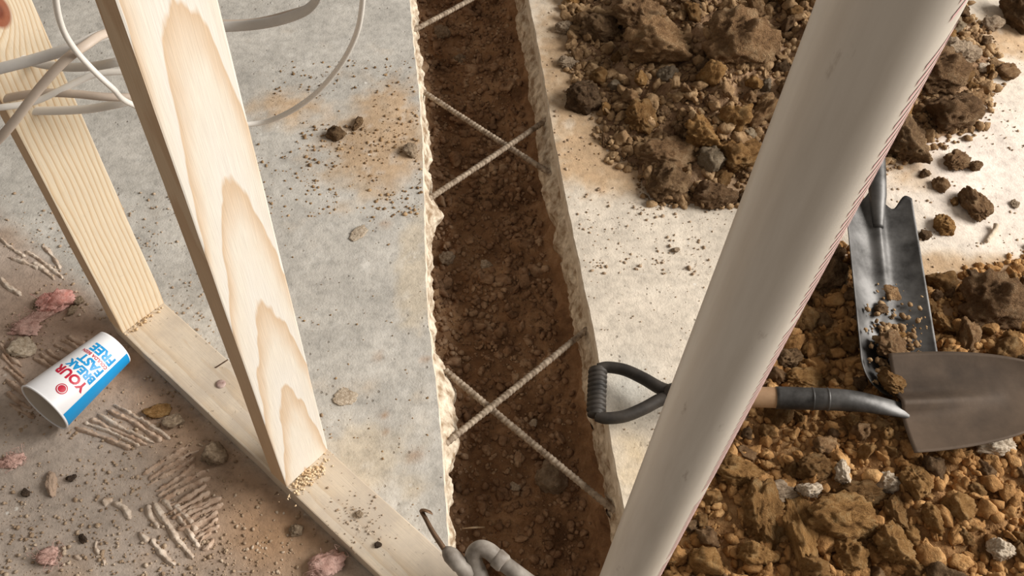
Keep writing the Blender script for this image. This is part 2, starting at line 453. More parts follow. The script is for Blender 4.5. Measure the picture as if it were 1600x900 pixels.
def tint_left(XY):
    n1 = fbm(XY * 5, 5, 21); n2 = fbm(XY * 22, 4, 22); n3 = fbm(XY * 55, 3, 23)
    base = np.ones(XY.shape[:-1] + (3,)) * linv(192, 187, 178)
    base *= (1 + 0.10 * n1)[..., None]
    def over(mask, col, a=1.0):
        nonlocal base
        mk = np.clip(mask * a, 0, 1)[..., None]; base = base * (1 - mk) + linv(*col) * mk
    # side of the wall beyond the sole plate: brown dusty
    a0 = P(192, 521)[:2]; a1 = P(585, 900)[:2]; dr = unit(a1 - a0); nn = np.array([-dr[1], dr[0]])
    side = (XY - a0) @ nn                              # > 0 right of plate
    left = sstep(0.03, -0.03, side + 0.01 * n1)
    over(left, (184, 168, 154), 0.85)
    over(left * sstep(-0.05, 0.35, n1 + 0.4 * n2), (172, 148, 126), 0.8)
    over(left * blob(XY, 420, 830, .16, .10, -0.8), (170, 136, 104), 0.9)
    over(left * blob(XY, 250, 640, .22, .06, -0.8), (166, 134, 106), 0.8)
    over(left * blob(XY, 90, 500, .25, .14), (180, 152, 132), 0.8)
    # ochre dust patches
    mk = blob(XY, 585, 245, .12, .11) + 0.8 * blob(XY, 450, 165, .10, .07) + 0.8 * blob(XY, 610, 160, .08, .14)
    over(sstep(0.18, 0.75, mk + 0.45 * n2 + 0.25 * n1), (198, 174, 145), 0.8)
    over(sstep(0.45, 0.85, mk + 0.45 * n3), (184, 150, 112), 0.5)
    mk = blob(XY, 560, 720, .12, .10) + blob(XY, 650, 420, .05, .2)
    over(sstep(0.35, 0.9, mk + 0.5 * n2), (206, 190, 164), 0.6)
    # rusty spots
    for u, v, s in ((590, 557, .008), (664, 562, .007), (600, 648, .007), (604, 672, .006), (652, 710, .010), (640, 715, .007), (566, 762, .006), (602, 350, .010)):
        over(blob(XY, u, v, s, s) * (0.6 + n3), (164, 116, 66), 0.8)
    over(sstep(0.32, 0.5, n3) * (1 - left), (224, 220, 212), 0.3)
    return np.clip(base, 0.02, 0.9)

def tint_right(XY):
    n1 = fbm(XY * 5, 5, 31); n2 = fbm(XY * 20, 4, 32); n3 = fbm(XY * 60, 3, 33)
    base = np.ones(XY.shape[:-1] + (3,)) * linv(216, 204, 187)
    base *= (1 + 0.08 * n1)[..., None]
    def over(mask, col, a=1.0):
        nonlocal base
        mk = np.clip(mask * a, 0, 1)[..., None]; base = base * (1 - mk) + linv(*col) * mk
    over(blob(XY, 1560, 260, .30, .26), (236, 222, 210), 0.9)
    over(blob(XY, 985, 610, .05, .06), (204, 200, 190), 0.9)
    mk = blob(XY, 900, 100, .14, .33) + blob(XY, 960, 250, .12, .1) + 0.7 * blob(XY, 1420, 260, .1, .1) + blob(XY, 1480, 420, .3, .05) + blob(XY, 1580, 60, .12, .1)
    over(sstep(0.25, 0.8, mk + 0.3 * n2), (204, 178, 146), 0.85)
    over(sstep(0.5, 0.95, mk + 0.5 * n3), (180, 146, 108), 0.6)
    over(sstep(-0.03, 0.03, sdist(XY[..., 0], XY[..., 1], [tuple(P(u, v)[:2]) for u, v in POLY_B_PX]) + 0.02 * n2), (176, 136, 94), 0.9)
    over(sstep(-0.01, 0.03, sdist(XY[..., 0], XY[..., 1], [tuple(P(u, v)[:2]) for u, v in POLY_A_PX]) + 0.02 * n2), (170, 138, 104), 0.9)
    over(blob(XY, 985, 720, .05, .07) * (0.7 + n2), (206, 184, 148), 0.8)
    over(sstep(0.30, 0.6, n2), (228, 218, 202), 0.4)
    return np.clip(base, 0.02, 0.92)

def add_tint(me, XY, fn):
    c = fn(XY); at = me.color_attributes.new('tint', 'FLOAT_COLOR', 'POINT')
    buf = np.concatenate([c, np.ones((len(c), 1))], 1).astype(np.float32)
    at.data.foreach_set('color', buf.ravel())

def make_slab(side):
    ys = np.arange(Y0, Y1 + 0.001, 0.0105)
    if side < 0:
        s = np.concatenate([np.linspace(0, 1.3, 140), np.linspace(1.33, 2.1, 30)])
        XX = xl(ys)[:, None] - s[None, ::-1]
    else:
        s = np.concatenate([np.linspace(0, 0.25, 32), np.linspace(0.262, 1.7, 130)])
        XX = xr(ys)[:, None] + s[None, :]
    YY = np.repeat(ys[:, None], len(s), 1)
    XY = np.stack([XX, YY], -1)
    Zv = 0.0016 * fbm(XY * 7, 3, 41) + 0.0008 * fbm(XY * 40, 2, 42)
    edge = s[None, ::-1] if side < 0 else s[None, :]
    Zv = Zv * sstep(0, 0.02, edge)
    V = np.stack([XX, YY, Zv], -1).reshape(-1, 3)
    me = mesh_from('floor', V, grid_faces(len(ys), len(s)))
    add_tint(me, XY.reshape(-1, 2), tint_left if side < 0 else tint_right)
    o = obj('floor', me, M['concrete']); o['kind'] = 'structure'
    o['label'] = ('grey concrete floor slab on the stud wall side of the trench' if side < 0
                  else 'pale dusty concrete floor slab on the dirt heap side of the trench')
    # sawn face below the edge
    ys2 = np.arange(Y0, Y1, 0.006)
    ex = (xl(ys2) if side < 0 else xr(ys2))
    d = 1.0 if side < 0 else -1.0                      # towards the trench
    zc = np.array([0.0, -0.0025, -0.014, -0.028, -0.036]) if side > 0 else np.array([0.0, -0.002, -0.010, -0.018, -0.024])
    cut = np.zeros((len(zc), len(ys2), 3))
    for i, z in enumerate(zc):
        cut[i, :, 0] = ex + d * (0.0 if i == 0 else 0.0025) + d * 0.0012 * fbm(np.stack([ys2 * 60, ys2 * 0 + i * 3], -1), 2, 51)
        cut[i, :, 1] = ys2; cut[i, :, 2] = z
    cut[0, :, 0] = ex; cut[-1, :, 2] += 0.006 * fbm(np.stack([ys2 * 40, ys2 * 0], -1), 2, 52)
    cf = obj('sawn_face', mesh_from('sawn_face', cut.reshape(-1, 3), grid_faces(len(zc), len(ys2))), M['cut'], o)
    # broken lower half of the slab, bulging unevenly into the trench
    tt = np.linspace(0, 1, 16)
    br = np.zeros((len(tt), len(ys2), 3))
    big = fbm(np.stack([ys2 * 7, ys2 * 0 + 5 * side], -1), 3, 61 + side)
    med = fbm(np.stack([ys2 * 32, ys2 * 0 + 7 * side], -1), 3, 62 + side)
    if side < 0:
        lump = np.interp(ys2, [0.5, 0.56, 0.62, 0.68, 0.76, 0.85, 0.93, 1.05, 1.2, 1.29, 1.33, 1.5, 1.9],
                         [.006, .016, .006, .014, .044, .046, .016, .012, .010, .030, .016, .012, .016])
    else:
        lump = np.interp(ys2, [0.5, 0.65, 0.8, 0.95, 1.05, 1.2, 1.35, 1.5, 1.7, 2.0],
                         [.016, .012, .016, .012, .014, .018, .022, .024, .022, .018])
    bul = np.maximum(0.002, lump * (1 + 0.5 * big) + 0.008 * med)
    for i, t in enumerate(tt):
        prof = math.sin(min(1.0, t * 1.35) * math.pi * 0.5) ** 0.8 - 0.55 * max(0, t - 0.7) / 0.3
        q = np.stack([ys2 * 38, np.full_like(ys2, t * 3.2 + side)], -1)
        rr = 0.009 * fbm(q * 0.6, 3, 63) + 0.007 * fbm(q * 1.9, 3, 64, 0.6)
        br[i, :, 0] = ex + d * (bul * prof + 0.001 + rr * sstep(0, 0.25, t))
        br[i, :, 1] = ys2 + 0.003 * fbm(q + 9, 2, 65)
        br[i, :, 2] = zc[-1] + 0.004 - 0.085 * t + 0.004 * fbm(q + 21, 2, 66) * sstep(0, .2, t)
    obj('broken_face', mesh_from('broken_face', br.reshape(-1, 3), grid_faces(len(tt), len(ys2))), M['broken'], o)
    return o
floor_left = make_slab(-1)
floor_right = make_slab(1)

# ------------------------------------------------------------------ trench soil
def trench_z_profile():
    ys = np.arange(Y0, Y1, 0.0075); nt = 96
    ph = np.linspace(0, np.pi, nt)
    V = np.zeros((len(ys), nt, 3))
    L = xl(ys) - 0.03; Rr = xr(ys) + 0.012
    ctr = (L + Rr) / 2; hw = (Rr - L) / 2
    cx = -np.sign(np.cos(ph)) * np.abs(np.cos(ph)) ** 0.62
    cz = np.abs(np.sin(ph)) ** 0.60
    dep = 0.155 + 0.02 * fbm(np.stack([ys * 3, ys * 0], -1), 2, 71)
    X = ctr[:, None] + hw[:, None] * cx[None]; Zz = -0.085 - dep[:, None] * cz[None]
    Yy = np.repeat(ys[:, None], nt, 1)
    base = np.stack([X, Yy, Zz], -1)
    nx = -np.gradient(Zz, axis=1); nz = np.gradient(X, axis=1)
    ln = np.sqrt(nx ** 2 + nz ** 2) + 1e-9
    D = 0.028 * fbm(base * 7, 3, 72) + 0.024 * fbm(base * 20, 3, 73) + 0.009 * np.abs(fbm(base * 55, 3, 74))
    D += 0.010 * np.maximum(0, fbm(base * 30 + 5, 2, 75))
    V = base.copy(); V[..., 0] += D * nx / ln; V[..., 2] += D * nz / ln
    return ys, V
t_ys, TV = trench_z_profile()
trench = obj('trench_soil', mesh_from('trench_soil', TV.reshape(-1, 3), grid_faces(TV.shape[0], TV.shape[1])), M['trench'])
tag(trench, 'dug reddish brown soil at the bottom of the trench between the slabs', 'soil', kind='stuff')
def trench_z(x, y):
    i = int(np.clip(np.searchsorted(t_ys, y), 0, len(t_ys) - 1)); row = TV[i]
    return float(np.interp(x, row[:, 0], row[:, 2])) if row[0, 0] < row[-1, 0] else -0.2

# ------------------------------------------------------------------ crumbs (uncountable grit)
def crumbs(name, pts, sizes, material, parent=None, sub=1, squash=0.75):
    V0, F0 = ico(sub); n = len(pts); k = len(V0)
    rg = np.random.default_rng(len(pts))
    A = rg.normal(size=(n, 3, 3)); Q, _ = np.linalg.qr(A)
    sc = sizes[:, None] * rg.uniform(0.55, 1.15, (n, 3))
    jit = 1 + rg.uniform(-0.28, 0.28, (n, k, 1))
    W = V0[None] * jit * sc[:, None, :]
    W = np.einsum('nij,nkj->nki', Q, W); W[..., 2] *= squash
    W = W + np.asarray(pts)[:, None, :]
    Fq = (F0[None] + (np.arange(n) * k)[:, None, None]).reshape(-1, 3)
    return obj(name, mesh_from(name, W.reshape(-1, 3), Fq, smooth=False), material, parent)

# trench crumbs and a few stones
n = 5200
cy = RNG.uniform(0.25, 2.3, n); cf = RNG.uniform(0.05, 0.93, n)
cx = xl(cy) + (xr(cy) - xl(cy)) * cf
cs = 0.0022 + 0.009 * RNG.random(n) ** 3.2
cz = np.array([trench_z(a, b) for a, b in zip(cx, cy)])
crumbs('soil_crumbs', np.stack([cx, cy, cz + cs * 0.25], 1), cs, M['crumb_trench'], trench)['kind'] = 'stuff'

def lumps(name, pts, sizes, material, parent):
    shapes = [clod_shape(700 + i, 3, 7 + i % 5, 0.25, 0.26, 0.15, 0.42) for i in range(14)]
    rg = np.random.default_rng(len(pts)); VV = []; FF = []; b = 0
    for p, s in zip(pts, sizes):
        V, Fq = shapes[int(rg.integers(14))]; Q, _ = np.linalg.qr(rg.normal(size=(3, 3)))
        W = (V * rg.uniform(0.5, 1.35, 3) * s) @ Q.T; W[:, 2] *= 0.85
        VV.append(W + p); FF.append(Fq + b); b += len(V)
    o = obj(name, mesh_from(name, np.concatenate(VV), np.concatenate(FF), smooth=False), material, parent); o['kind'] = 'stuff'; return o
n = 380
cy = RNG.uniform(0.3, 2.3, n); cx = xl(cy) + (xr(cy) - xl(cy)) * RNG.uniform(0.04, 0.92, n); cs = 0.005 + 0.014 * RNG.random(n) ** 2.2
cz = np.array([trench_z(a, b) for a, b in zip(cx, cy)])
lumps('soil_lumps', np.stack([cx, cy, cz + cs * 0.15], 1), cs, M['crumb_trench'], trench)

# ------------------------------------------------------------------ dirt heaps
POLY_A = [tuple(P(u, v)[:2]) for u, v in POLY_A_PX]
POLY_B = [tuple(P(u, v)[:2]) for u, v in POLY_B_PX]

def heap_h(x, y, poly, hmax, width, seed, amp=1.0):
    XY = np.stack([x, y], -1)
    d = sdist(x, y, poly) + 0.018 * fbm(XY * 9, 3, seed)
    h = hmax * sstep(-0.012, width, d) ** 0.85 + np.where(d > -0.02, 0.0, -0.01)
    k = sstep(-0.01, 0.07, d); h = np.maximum(h, np.where(d > 0, 0.010, -0.01))
    h = h + amp * k * (0.026 * fbm(XY * 9, 3, seed + 1) + 0.014 * fbm(XY * 28, 3, seed + 2) + 0.008 * np.abs(fbm(XY * 65, 3, seed + 3)))
    return h - 0.006
HA = lambda x, y: heap_h(np.asarray(x, float), np.asarray(y, float), POLY_A, 0.085, 0.30, 81)
HB = lambda x, y: heap_h(np.asarray(x, float), np.asarray(y, float), POLY_B, 0.060, 0.34, 91, 0.9)

def make_heap(name, poly, fn, material, step=0.0065):
    a = np.array(poly); x0, y0 = a.min(0) - 0.03; x1, y1 = a.max(0) + 0.03
    x1 = min(x1, 1.62); y0 = max(y0, 0.05); y1 = min(y1, 2.5)
    xs = np.arange(x0, x1, step); ys = np.arange(y0, y1, step)
    XX, YY = np.meshgrid(xs, ys); Z = fn(XX, YY)
    V = np.stack([XX, YY, Z], -1).reshape(-1, 3)
    Fq = grid_faces(len(ys), len(xs))
    Fq = Fq[(Z.ravel()[Fq] > -0.004).any(1)]
    used = np.unique(Fq); mp = np.full(len(V), -1); mp[used] = np.arange(len(used))
    return obj(name, mesh_from(name, V[used], mp[Fq]), material)

heap_a = tag(make_heap('soil_heap', POLY_A, HA, M['heap_grey']), 'heap of grey brown soil and clods on the slab behind the white pipe', 'soil heap', kind='stuff')
heap_b = tag(make_heap('soil_heap', POLY_B, HB, M['heap_ochre']), 'heap of ochre soil and clods under the two shovel blades', 'soil heap', kind='stuff')

def scatter_poly(poly, n, rg, clip=(-1, 1.5, 0.3, 2.15), margin=0.0):
    a = np.array(poly); lo = np.maximum(a.min(0), (clip[0], clip[2])); hi = np.minimum(a.max(0), (clip[1], clip[3]))
    out = []
    while len(out) < n:
        p = rg.uniform(lo, hi, (n * 2, 2)); d = sdist(p[:, 0], p[:, 1], poly)
        out += list(p[d > margin])
    return np.array(out[:n])

for heap, poly, fn, mt, cnt in ((heap_a, POLY_A, HA, 'crumb_grey', 5200), (heap_b, POLY_B, HB, 'crumb_ochre', 6500)):
    rg = np.random.default_rng(5)
    p = scatter_poly(poly, cnt, rg, margin=-0.03)
    s = 0.0024 + 0.0105 * rg.random(cnt) ** 2.6
    z = np.maximum(fn(p[:, 0], p[:, 1]), 0) + s * 0.35
    crumbs('soil_crumbs', np.stack([p[:, 0], p[:, 1], z], 1), s, M[mt], heap)['kind'] = 'stuff'

for heap, poly, fn, mt, cnt in ((heap_a, POLY_A, HA, 'crumb_grey', 1900), (heap_b, POLY_B, HB, 'crumb_ochre', 2300)):
    rg = np.random.default_rng(15)
    p = scatter_poly(poly, cnt, rg, margin=-0.012); s = 0.005 + 0.013 * rg.random(cnt) ** 1.9
    z = np.maximum(fn(p[:, 0], p[:, 1]), 0) + s * 0.4
    lumps('soil_lumps', np.stack([p[:, 0], p[:, 1], z], 1), s, M[mt], heap)

# ------------------------------------------------------------------ clods, each one a thing
CLOD_MESH = {}
def clod_mesh(mat, i):
    key = (mat, i)
    if key not in CLOD_MESH:
        V, Fq = clod_shape(100 + i * 13, 5 if i >= 10 else 4, planes=8 + i % 5, rough=0.22 + 0.04 * (i % 4), fine=0.15, lump=0.12 if i % 2 else 0.22)
        me = mesh_from('clod', V, Fq); me.materials.append(M[mat]); CLOD_MESH[key] = me
    return CLOD_MESH[key]

PLACED = []
def put_clod(name, loc, size, mat, variant, rot, label, cat, group=None):
    o = bpy.data.objects.new(name, clod_mesh(mat, variant))
    COL.objects.link(o)
    o.location = loc; o.scale = size; o.rotation_euler = rot
    tag(o, label, cat, group); PLACED.append((loc[0], loc[1], max(size[0], size[1])))
    return o

# distinct big clods: (u, v, half width px, half height px, variant, material, tilt, label, category, name)
BIG = [
 (1030, 72, 54, 36, 10, 'clod_grey', 0.2, 'large smooth-faced tan clay block in the upper heap', 'clod', 'clay_clod'),
 (1152, 74, 48, 42, 11, 'clod_grey', 0.9, 'large angular grey tan clod beside the pipe near the top', 'clod', 'clay_clod'),
 (998, 22, 34, 34, 12, 'clod_grey', 1.7, 'brown clod at the top edge above the smooth clay block', 'clod', 'clay_clod'),
 (920, 152, 30, 24, 13, 'clod_dark', 0.4, 'dark cracked clod alone on the sandy slab edge of the upper heap', 'clod', 'clay_clod'),
 (1036, 243, 42, 26, 14, 'clod_grey', 2.4, 'flat grey brown clod at the lower left rim of the upper heap', 'clod', 'clay_clod'),
 (1152, 240, 32, 30, 15, 'clod_ochre', 0.1, 'yellowish brown clod touching the left edge of the pipe', 'clod', 'clay_clod'),
 (1098, 208, 30, 24, 10, 'clod_ochre', 2.9, 'orange brown clod in the middle of the upper heap', 'clod', 'clay_clod'),
 (1042, 286, 30, 26, 11, 'clod_dark', 1.2, 'knobbly dark clod at the lowest left corner of the upper heap', 'clod', 'clay_clod'),
 (1118, 304, 30, 22, 12, 'clod_grey', 0.6, 'lowest clod of the upper heap, left of the pipe', 'clod', 'clay_clod'),
 (948, 44, 34, 22, 13, 'clod_dark', 2.0, 'crumbly brown clod at the upper left of the upper heap', 'clod', 'clay_clod'),
 (1000, 182, 24, 26, 14, 'clod_ochre', 0.3, 'rounded orange clod on the left slope of the upper heap', 'clod', 'clay_clod'),
 (1484, 178, 36, 32, 15, 'clod_grey', 1.1, 'large grey tan clod right of the pipe', 'clod', 'clay_clod'),
 (1414, 222, 36, 36, 10, 'clod_dark', 2.2, 'dark crumbly clod above the drain spade socket', 'clod', 'clay_clod'),
 (1466, 112, 36, 28, 11, 'clod_grey', 3.0, 'lumpy clod right of the pipe above the large grey one', 'clod', 'clay_clod'),
 (1500, 80, 26, 18, 12, 'stone_grey', 0.5, 'grey stone chip high up right of the pipe', 'stone', 'stone'),
 (1334, 812, 58, 30, 13, 'clod_ochre', 0.1, 'largest flat ochre clod in the lower heap', 'clod', 'clay_clod'),
 (1190, 806, 32, 44, 14, 'clod_ochre', 1.3, 'tall ochre clod left of the long flake in the lower heap', 'clod', 'clay_clod'),
 (1248, 822, 24, 66, 15, 'clod_ochre', 0.15, 'long upright ochre flake in the lower heap', 'clod', 'clay_clod'),
 (1400, 852, 31, 27, 10, 'clod_ochre', 0.9, 'round pitted ochre clod near the bottom edge', 'clod', 'clay_clod'),
 (1552, 474, 44, 34, 11, 'clod_grey', 2.6, 'large grey brown clod right of the drain spade blade', 'clod', 'clay_clod'),
 (1160, 736, 36, 22, 12, 'clod_ochre', 1.9, 'ochre clod beside the right edge of the pipe in the lower heap', 'clod', 'clay_clod'),
 (1284, 730, 30, 18, 13, 'clod_ochre', 0.2, 'flat ochre clod below the shovel socket', 'clod', 'clay_clod'),
 (1208, 770, 32, 16, 14, 'stone_grey', 0.4, 'flat grey stone between ochre clods in the lower heap', 'stone', 'stone'),
 (1268, 760, 17, 12, 15, 'stone_pale', 0.7, 'white rounded stone above the long ochre flake', 'stone', 'stone'),
 (1320, 736, 15, 16, 10, 'stone_pale', 2.1, 'pale grey angular stone right of the flat ochre clod', 'stone', 'stone'),
 (1390, 750, 16, 12, 11, 'stone_pale', 1.5, 'small pale stone below the left corner of the round blade', 'stone', 'stone'),
 (1572, 856, 17, 15, 12, 'stone_pale', 0.3, 'pale round stone near the bottom right corner', 'stone', 'stone'),
 (1570, 690, 30, 14, 13, 'stone_pale', 2.8, 'pale flat stone under the tip of the round blade', 'stone', 'stone'),
 (1345, 770, 32, 16, 14, 'clod_ochre', 0.0, 'brown ridge-shaped clod above the largest flat clod', 'clod', 'clay_clod'),
 (1436, 752, 18, 24, 15, 'clod_ochre', 0.4, 'upright oval ochre clod below the round blade', 'clod', 'clay_clod'),
 (1402, 800, 20, 20, 10, 'clod_ochre', 1.0, 'ochre clod right against the largest flat clod', 'clod', 'clay_clod'),
 (1330, 866, 22, 22, 11, 'clod_ochre', 0.8, 'split ochre clod between long flake and round pitted clod', 'clod', 'clay_clod'),
 (1188, 866, 26, 20, 12, 'clod_ochre', 0.3, 'ochre clod below the tall clod near the bottom edge', 'clod', 'clay_clod'),
 (1444, 888, 20, 14, 13, 'clod_ochre', 0.2, 'ochre clod cut by the bottom edge below the pitted one', 'clod', 'clay_clod'),
 (1256, 590, 30, 16, 14, 'clod_ochre', 0.3, 'yellowish clod just above the shovel shaft', 'clod', 'clay_clod'),
 (1230, 555, 20, 18, 15, 'clod_dark', 1.3, 'brown clod beside the pipe above the shovel shaft', 'clod', 'clay_clod'),
 (1475, 505, 18, 16, 10, 'clod_ochre', 0.5, 'brown clod against the right edge of the drain spade blade', 'clod', 'clay_clod'),
 (1292, 425, 26, 30, 11, 'clod_dark', 0.9, 'dark clod between the pipe and the drain spade blade', 'clod', 'clay_clod'),
]
def heap_z(x, y):
    return max(float(HA(x, y)), float(HB(x, y)), 0.0)
def px_m(x, y, z=0.05):
    return math.sqrt(x * x + y * y + (CAM_H - z) ** 2) / F_PX
for u, v, hw, hh, var, mt, rz, lab, cat, nm in BIG:
    p0 = P(u, v, 0.05); z0 = heap_z(p0[0], p0[1])
    p = P(u, v, z0 + 0.02); s = px_m(p[0], p[1]); sx, sy = hw * s * 1.0, hh * s * 1.12
    sz = 0.75 * min(sx, sy) + 0.004
    put_clod(nm, (p[0], p[1], z0 + sz * 0.45), (sx, sy, sz), mt, var, (0.15 * math.sin(u), 0.15 * math.cos(v), 0.10 * math.sin(rz * 3)), lab, cat)

# remaining countable clods of the heaps
def to_px(x, y, z):
    c = ROT.T @ np.array([x, y, z - CAM_H]); return 800 - c[0] / c[2] * F_PX, 450 + c[1] / c[2] * F_PX
TONE = {'clod_grey': 'tan', 'clod_dark': 'dark brown', 'clod_ochre': 'ochre', 'clod_pale': 'pale grey'}
def place_a(u, v):
    if u > 1500 - 0.51 * v: return 'in the upper heap right of the pipe'
    if u > 1255 - 0.362 * v: return 'in the upper heap partly behind the pipe'
    if v > 170: return 'at the lower end of the upper heap'
    return 'on the trench side of the upper heap' if u < 1020 else 'in the middle of the upper heap'
def place_b(u, v):
    if u < 1497 - 0.509 * v + 10: return 'in the lower heap partly behind the pipe'
    if v < 600: return 'right of the drain spade blade' if u > 1455 else 'between the pipe and the drain spade'
    if v > 800: return 'along the bottom edge of the lower heap'
    return 'in the lower heap between pipe and round blade' if u < 1400 else 'in the lower heap below the round blade'
def fill(poly, fn, mats, count, rg, place, group, smin, smax, clip):
    made = 0; tries = 0
    while made < count and tries < 20000:
        tries += 1
        p = scatter_poly(poly, 1, rg, clip=clip, margin=-0.005)[0]
        s = smin + (smax - smin) * rg.random() ** 1.8
        if any((p[0] - q[0]) ** 2 + (p[1] - q[1]) ** 2 < (0.72 * (s + q[2])) ** 2 for q in PLACED): continue
        z = max(float(fn(p[0], p[1])), 0)
        sc = s * rg.uniform(0.75, 1.2, 3); sc[2] *= 0.85
        mt = mats[int(rg.integers(len(mats)))]
        label = ('big ' if s > 0.024 else 'mid-sized ' if s > 0.018 else 'small ') + TONE[mt] + ' clod ' + place(*to_px(p[0], p[1], z))
        put_clod('clay_clod', (p[0], p[1], z + sc[2] * 0.45), tuple(sc), mt, int(rg.integers(0, 10)),
                 tuple(rg.uniform(0, 6.28, 3)), label, 'clod', group)
        made += 1
rg = np.random.default_rng(77)
fill(POLY_A, HA, ['clod_grey', 'clod_grey', 'clod_grey', 'clod_dark', 'clod_dark', 'clod_ochre', 'clod_ochre', 'clod_pale'], 150, rg, place_a, 'clods of the upper heap', 0.014, 0.036, (0.15, 1.35, 1.1, 2.02))
fill(POLY_B, HB, ['clod_ochre', 'clod_ochre', 'clod_ochre', 'clod_ochre', 'clod_grey', 'clod_dark'], 150, rg, place_b, 'clods of the lower heap', 0.013, 0.030, (0.2, 1.10, 0.42, 1.2))

# ------------------------------------------------------------------ timber wall: sole plate and two studs
A3 = P(448, 762, 0.038); C3 = P(192, 521, 0.038)
e1 = unit(A3 - C3); e2 = unit(P(512, 705, 0.038) - A3); e2 = unit(e2 - e1 * (e2 @ e1)); e3 = np.array([0, 0, 1.0])
if np.cross(e2, -e1)[2] < 0: pass
def timber(name, material, sx, sy, sz, base, label, cat, bev=0.0022, nz=40, seed=0, lengthaxis=2):
    """board with eased edges, axes: x across the wall, y away along the wall, z up"""
    import bmesh
    bm = bmesh.new()
    V, Fq = box_vf(-sx / 2, sx / 2, -sy / 2, sy / 2, 0, sz)
    vs = [bm.verts.new(v) for v in V]
    for f in Fq: bm.faces.new([vs[i] for i in f])
    ax = lengthaxis; L = (sx, sy, sz)[ax]
    es = [e for e in bm.edges if abs((e.verts[0].co - e.verts[1].co)[ax]) > L * 0.9]
    bmesh.ops.subdivide_edges(bm, edges=es, cuts=nz, use_grid_fill=True)
    es = [e for e in bm.edges if e.is_manifold and e.calc_face_angle() > 1.0]
    bmesh.ops.bevel(bm, geom=es, offset=bev, segments=2, affect='EDGES', profile=0.6)
    for v in bm.verts:                                 # slightly uneven sawn arrises
        q = np.array([v.co[:]]) * np.array([[25, 25, 25]])
        q[0, ax] = v.co[ax] * 14
        k = float(vnoise(q, seed)[0]) * 0.0009
        for a in range(3):
            if a != ax: v.co[a] += k * (1 if v.co[a] > (L * 0 if a != 2 else sz / 2) else -1)
    me = bpy.data.meshes.new(name); bm.to_mesh(me); bm.free()
    me.polygons.foreach_set('use_smooth', np.zeros(len(me.polygons), dtype=bool))
    o = obj(name, me, material)
    me.materials.append(M['shaded_edge_grain'])
    if lengthaxis == 2:
        for pl in me.polygons:
            if abs(pl.normal[0]) > 0.8: pl.material_index = 1
    R3 = Matrix(((e2[0], -e1[0], 0), (e2[1], -e1[1], 0), (0, 0, 1))).to_4x4()
    R3.translation = Vector(base); o.matrix_world = R3
    return tag(o, label, cat)
stud_h = 2.35
near_base = A3 + e2 * 0.0445 - e1 * 0.019
far_base = C3 + e2 * 0.0445 - e1 * 0.019
timber('wall_stud', M['stud'], 0.089, 0.038, stud_h, near_base, 'pale pine stud with cathedral grain, the nearer of the two uprights', 'stud', seed=3)
timber('wall_stud', M['stud_b'], 0.089, 0.038, stud_h, far_base, 'yellower straight-grained pine stud with a red knot, at the plate end', 'stud', seed=4)
plen = 1.35
pb = C3 - e1 * 0.038 + e2 * 0.0445; pc = pb + e1 * plen / 2
timber('sole_plate', M['plate'], 0.089, plen, 0.0375, (pc[0], pc[1], 0.0), 'dusty pine sole plate lying on the slab under both studs', 'plate', seed=5, lengthaxis=1)

# ------------------------------------------------------------------ standing white pipe
def pipe_center():
    rad = 0.03015
    c = []
    for (a, b) in (((1266, 0), (940, 900)), ((1497, 0), (1039, 900))):
        p, q = P(*a), P(*b); c.append((math.atan2(p[1], p[0]) + math.atan2(q[1], q[0])) / 2)
    az = (c[0] + c[1]) / 2; R = rad / math.sin(abs(c[0] - c[1]) / 2)
    return R * math.cos(az), R * math.sin(az), rad, az
px_, py_, prad, paz = pipe_center()
z0 = -0.25; ptop = 2.15 - z0
pipe = empty('drain_pipe', (px_, py_, z0))
tag(pipe, 'white plastic drain pipe standing upright in the trench', 'pipe')
V, Fq = lathe([(prad - 0.004, 0), (prad - 0.0006, 0), (prad, 0.001)] + [(prad, ptop * i / 24) for i in range(1, 24)] + [(prad, ptop - 0.001), (prad - 0.0006, ptop), (prad - 0.004, ptop), (prad - 0.004, 0)], 64)
obj('tube', mesh_from('pipe_tube', V, Fq), M['pvc'], pipe)
# run of pink printed characters along its right flank
V = []; Fq = []; az0 = paz + math.pi - math.acos(0) + 0.0
az0 = paz - math.pi / 2 - 0.30
zz = 0.55; rg = np.random.default_rng(3)
while zz < 1.75:
    run = int(rg.integers(14, 30))
    for k in range(run):
        h = 0.0055; da = 0.42; b = len(V); skew = 0.020
        for q in range(7):
            ca = q / 6.0; a = az0 + da * (ca - 0.5); r = prad + 0.0003
            for cz_ in (0, 0.0038):
                V.append((math.cos(a) * r, math.sin(a) * r, zz + cz_ + skew * (ca - 0.5)))
        Fq += [(b + 2 * q, b + 2 * q + 1, b + 2 * q + 3, b + 2 * q + 2) for q in range(6)]; zz += 0.0092
    zz += float(rg.uniform(0.008, 0.03))
pr = obj('printed_lettering', mesh_from('printed_lettering', V, Fq), M['ink_pink'], pipe); pr['label'] = 'pink printed characters running up the pipe'

# ------------------------------------------------------------------ reinforcing bars
def rebar(a, b, za, zb, label):
    p, q = P(*a, za), P(*b, zb); L = np.linalg.norm(q - p); d = (q - p) / L
    p = p - d * 0.03; q = q + d * 0.03; L += 0.06
    n = int(L / 0.0016); t = np.linspace(0, 1, n)
    path = p[None] + (q - p)[None] * t[:, None]
    s = t * L
    bend = 0.0015 * np.sin(t * np.pi)[:, None] * np.array([0, 0, -1.0])
    rad = 0.0058 + 0.0011 * (np.sin(s * 2 * np.pi / 0.0085) > 0.35) + 0.0004 * fbm(np.stack([s * 90, s * 0], -1), 2, int(a[0]))
    V, Fq = sweep(path + bend, rad, seg=10)
    o = obj('reinforcing_bar', mesh_from('reinforcing_bar', V, Fq), M['rebar'])
    return tag(o, label, 'rebar')
rebar((650, 45), (752, -10), -0.035, -0.035, 'ribbed steel bar cut by the top edge, crossing the far trench')
